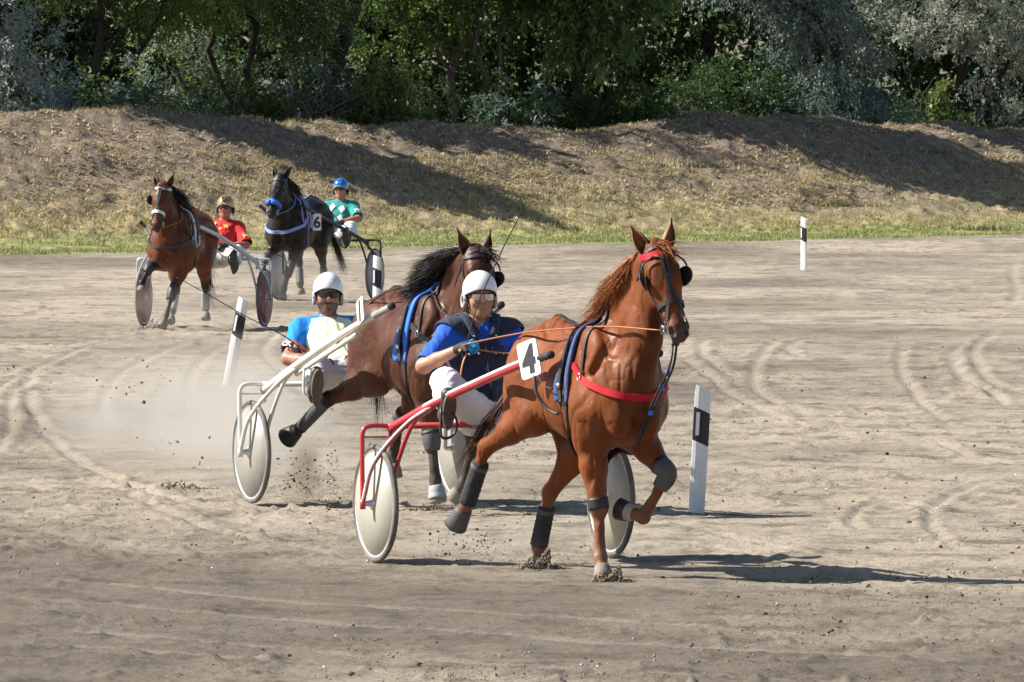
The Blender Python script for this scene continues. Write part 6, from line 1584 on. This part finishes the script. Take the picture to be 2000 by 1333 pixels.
# ------------------------------------------------------------------ loose dirt, clods and dust
MAT_CLOD = mat('dirt clod', (.14, .12, .095), .95, var=.4, scale=30, attr='tint', spec=.1)
def clods(name, label, P, size, cols, r, kind='stuff', flat=.75):
    n = len(P); o = np.array([(1, 0, 0), (-1, 0, 0), (0, 1, 0), (0, -1, 0), (0, 0, 1), (0, 0, -1.)])
    f = np.array([(0, 2, 4), (2, 1, 4), (1, 3, 4), (3, 0, 4), (2, 0, 5), (1, 2, 5), (3, 1, 5), (0, 3, 5)])
    q = r.normal(size=(n, 4)); q /= np.linalg.norm(q, axis=1)[:, None]; w_, x, y, z = q.T
    M = np.stack([np.stack([1 - 2 * (y * y + z * z), 2 * (x * y - z * w_), 2 * (x * z + y * w_)], -1), np.stack([2 * (x * y + z * w_), 1 - 2 * (x * x + z * z), 2 * (y * z - x * w_)], -1), np.stack([2 * (x * z - y * w_), 2 * (y * z + x * w_), 1 - 2 * (x * x + y * y)], -1)], 1)
    v = o[None] * r.uniform(.55, 1.15, (n, 6, 3)) + r.normal(0, .12, (n, 6, 3)); v = np.einsum('nij,nkj->nki', M, v) * np.asarray(size)[:, None, None]; v[:, :, 2] *= flat
    V = (v + P[:, None]).reshape(-1, 3); F = (np.arange(n)[:, None, None] * 6 + f[None]).reshape(-1, 3)
    c = np.array(cols)[r.integers(0, len(cols), n)] * r.uniform(.7, 1.3, (n, 1))
    return tag(mesh(name, V, F, MAT_CLOD, None, False, np.repeat(c, 6, 0)), label, 'dirt', kind=kind)
DC = [(.14, .118, .092), (.19, .162, .128), (.26, .222, .172), (.11, .09, .07), (.34, .29, .225)]
r8 = np.random.default_rng(88)
# crumbs all over the near track, gathered in patches
n = 90000; Y = 1 / r8.uniform(1 / 100.0, 1 / 38.5, n); X = r8.uniform(-.070, .070, n) * Y
pt = fbm(X * .8, Y * .35, 3, 90) + .6 * fbm(X * 3, Y * 1.5, 2, 92)
keep = r8.uniform(-.6, .55, n) < pt * 1.5 - .12; X, Y = X[keep][:22000], Y[keep][:22000]
sz = np.exp(r8.normal(-5.4, .5, len(X))) * (Y / 50) ** .4
clods('dirt_crumbs', 'loose crumbs of dirt scattered over the track', np.stack([X, Y, sz * .2 + 0 * X], 1), sz, DC, r8)
# bigger lumps and a few pale stones
n = 90; Y = 1 / r8.uniform(1 / 80.0, 1 / 39, n); X = r8.uniform(-.066, .066, n) * Y; sz = r8.uniform(.010, .028, n) * (Y / 50) ** .5
clods('dirt_lumps', 'darker lumps of dirt lying on the track', np.stack([X, Y, sz * .3], 1), sz, DC[:2] + DC[3:4], r8)
n = 60; Y = 1 / r8.uniform(1 / 70.0, 1 / 39, n); X = r8.uniform(-.066, .066, n) * Y; sz = r8.uniform(.008, .016, n)
clods('pale_pebbles', 'small pale stones scattered on the track', np.stack([X, Y, sz * .4], 1), sz, [(.6, .57, .52), (.7, .68, .64)], r8)
# heaps thrown up by the landing hooves
def heap(px, py, w_, h_, n, seed, label):
    r = np.random.default_rng(seed); g = gnd(px, py); a = r.normal(0, 1, (n, 2)) * (w_ * .42, .05); hh = h_ * np.exp(-(a[:, 0] / (w_ * .45)) ** 2) * r.random(n) ** .8 * (1 + .5 * np.sin(a[:, 0] * 60))
    P = np.stack([g[0] + a[:, 0] + hh * .35, g[1] + a[:, 1], hh], 1); clods('dirt_heap', label, P, np.exp(r.normal(-5.15, .4, n)), DC[:4], r, flat=.9)
heap(1050, 1113, .20, .09, 1800, 1, 'heap of dirt thrown up round the planted hind hoof of the chestnut')
heap(1190, 1140, .20, .075, 1800, 2, 'heap of dirt pushed up round the planted fore hoof of the chestnut')
heap(302, 645, .34, .12, 500, 3, 'dirt kicked up at the forefoot of the bay horse')
heap(340, 955, .35, .05, 300, 4, 'spray of dirt on the track left of the white sulky')
heap(845, 998, .30, .05, 300, 5, 'dirt kicked up at the forefoot of the dark bay horse')
# flying bits
def spray(name, label, boxes, seed):
    r = np.random.default_rng(seed); Ps = []; Ss = []
    for (x0, y0, x1, y1, d0, d1, n, s0) in boxes:
        u = np.clip(r.normal(.5, .27, (n, 2)), 0, 1); d = r.uniform(d0, d1, n)
        for i in range(n): Ps.append(at(x0 + (x1 - x0) * u[i, 0], y0 + (y1 - y0) * u[i, 1], d[i]))
        Ss.append(s0 * np.exp(r.normal(0, .5, n)))
    clods(name, label, np.array(Ps), np.concatenate(Ss), [(.06, .05, .04), (.09, .075, .06), (.14, .12, .095)], r)
spray('flying_dirt', 'dark specks of dirt flying behind the raised hind hoof of the chestnut', [(840, 1020, 1010, 1095, 50.2, 50.9, 190, .0050)], 11)
spray('flying_dirt', 'dirt thrown up between the two nearest sulkies', [(540, 880, 620, 985, 58, 59, 160, .006), (600, 900, 690, 1060, 52, 57, 220, .0048), (640, 860, 660, 990, 56, 58, 70, .006)], 12)
spray('flying_dirt', 'sparse specks of dirt flying left of the white sulky', [(170, 660, 360, 800, 60, 64, 26, .009), (200, 820, 460, 960, 59, 61, 24, .007)], 13)

def dust(name, label, c, rad, dens, col, seed, scale=1.0, thr=.42):
    """cloud of dust: closed ellipsoid filled with a noisy, soft-edged volume"""
    v = []; f = []; nu, nv = 20, 10
    for i in range(nv + 1):
        for j in range(nu): a = 2 * math.pi * j / nu; e = math.pi * (i / nv - .5); v.append((math.cos(e) * math.cos(a), math.cos(e) * math.sin(a), math.sin(e)))
    for i in range(nv):
        for j in range(nu): f.append((i * nu + j, i * nu + (j + 1) % nu, (i + 1) * nu + (j + 1) % nu, (i + 1) * nu + j))
    m = bpy.data.materials.new(name); m.use_nodes = True; n = m.node_tree; L = n.links; n.nodes.clear()
    out = n.nodes.new('ShaderNodeOutputMaterial'); pv = n.nodes.new('ShaderNodeVolumePrincipled'); pv.inputs['Color'].default_value = (*col, 1); pv.inputs['Anisotropy'].default_value = .2
    tc = n.nodes.new('ShaderNodeTexCoord'); ln = n.nodes.new('ShaderNodeVectorMath'); ln.operation = 'LENGTH'; L.new(tc.outputs['Object'], ln.inputs[0])
    r1 = n.nodes.new('ShaderNodeMapRange'); r1.interpolation_type = 'SMOOTHSTEP'; r1.inputs[1].default_value = 1.0; r1.inputs[2].default_value = .15; L.new(ln.outputs['Value'], r1.inputs[0])
    mp = n.nodes.new('ShaderNodeMapping'); mp.inputs['Scale'].default_value = np.array(rad) * scale; mp.inputs['Location'].default_value = (seed * 3.1, seed * 1.7, 0); L.new(tc.outputs['Object'], mp.inputs[0])
    nz = n.nodes.new('ShaderNodeTexNoise'); nz.inputs['Scale'].default_value = 1.6; nz.inputs['Detail'].default_value = 5; nz.inputs['Roughness'].default_value = .6; L.new(mp.outputs[0], nz.inputs['Vector'])
    r2 = n.nodes.new('ShaderNodeMapRange'); r2.inputs[1].default_value = thr; r2.inputs[2].default_value = .72; L.new(nz.outputs['Fac'], r2.inputs[0])
    mu = n.nodes.new('ShaderNodeMath'); mu.operation = 'MULTIPLY'; L.new(r1.outputs[0], mu.inputs[0]); L.new(r2.outputs[0], mu.inputs[1])
    m3 = n.nodes.new('ShaderNodeMath'); m3.operation = 'MULTIPLY'; m3.inputs[1].default_value = dens; L.new(mu.outputs[0], m3.inputs[0]); L.new(m3.outputs[0], pv.inputs['Density']); L.new(pv.outputs[0], out.inputs['Volume'])
    o = mesh(name, v, f, m); o.location = c; o.scale = rad; tag(o, label, 'dust', kind='stuff'); return o
DUST = (.76, .715, .65)
g1 = gnd(400, 850); dust('dust_cloud', 'pale dust cloud trailing behind the white sulky', (g1[0], 66.0, .40), (1.4, 7.0, .64), 1.0, DUST, 1, .9)
g1 = gnd(560, 900); dust('dust_cloud', 'dust hanging under the white sulky', (g1[0] + .0, 60.5, .35), (1.0, 2.6, .5), 1.2, DUST, 2, 1.2)
p = at(595, 915, 58.6); dust('dust_cloud', 'brown plume of dust kicked up beneath the dark bay horse', tuple(p), (.16, .3, .30), 14, (.45, .38, .30), 3, 5.0, .38)
p = at(590, 560, 114.0); dust('dust_cloud', 'thin dust round the legs of the black horse', (p[0], 113.0, .35), (1.6, 4.0, .5), .10, DUST, 4, .8)
p = at(330, 615, 101.0); dust('dust_cloud', 'thin dust at the feet of the bay horse', (p[0], 100.6, .25), (1.1, 2.0, .40), .35, DUST, 5, 1.0)
p = at(960, 1075, 50.5); dust('dust_cloud', 'wisp of dust low behind the hooves of the chestnut', (p[0], 50.9, .10), (.75, 1.2, .16), .9, DUST, 6, 1.5)
S.cycles.volume_step_rate = 2.0
# a few weed clumps and bare holes' edges along the foot of the bank
for i, (px, s_, n_, h_, c_) in enumerate([(1010, 6.5, 260, .16, (.10, .12, .045)), (1905, 4.5, 300, .20, (.20, .16, .09)), (1470, 7.5, 180, .14, (.16, .18, .06)), (120, 7.0, 260, .18, (.13, .17, .06)), (235, 6.2, 260, .20, (.11, .15, .06)), (560, 9.0, 160, .14, (.17, .19, .07)), (1640, 10.0, 200, .16, (.14, .17, .06)), (1330, 12.5, 160, .15, (.15, .17, .07)), (1800, 13.0, 200, .16, (.12, .15, .06)), (400, 11.0, 160, .14, (.20, .19, .09))]):
    reeds(px, s_, n_, h_, 'weeds', ['dark weed clump at the foot of the bank behind the dark bay', 'dry tangled weeds at the right foot of the bank', 'weeds left of the far guide post', 'green weeds low on the bank at the left', 'weed clump behind the bay horse', 'weeds on the slope behind the black horse', 'weeds on the shaded slope at right', 'weeds on the lit slope above the chestnut', 'weeds high on the shaded bank', 'dry weeds above the bay horse'][i], c_)
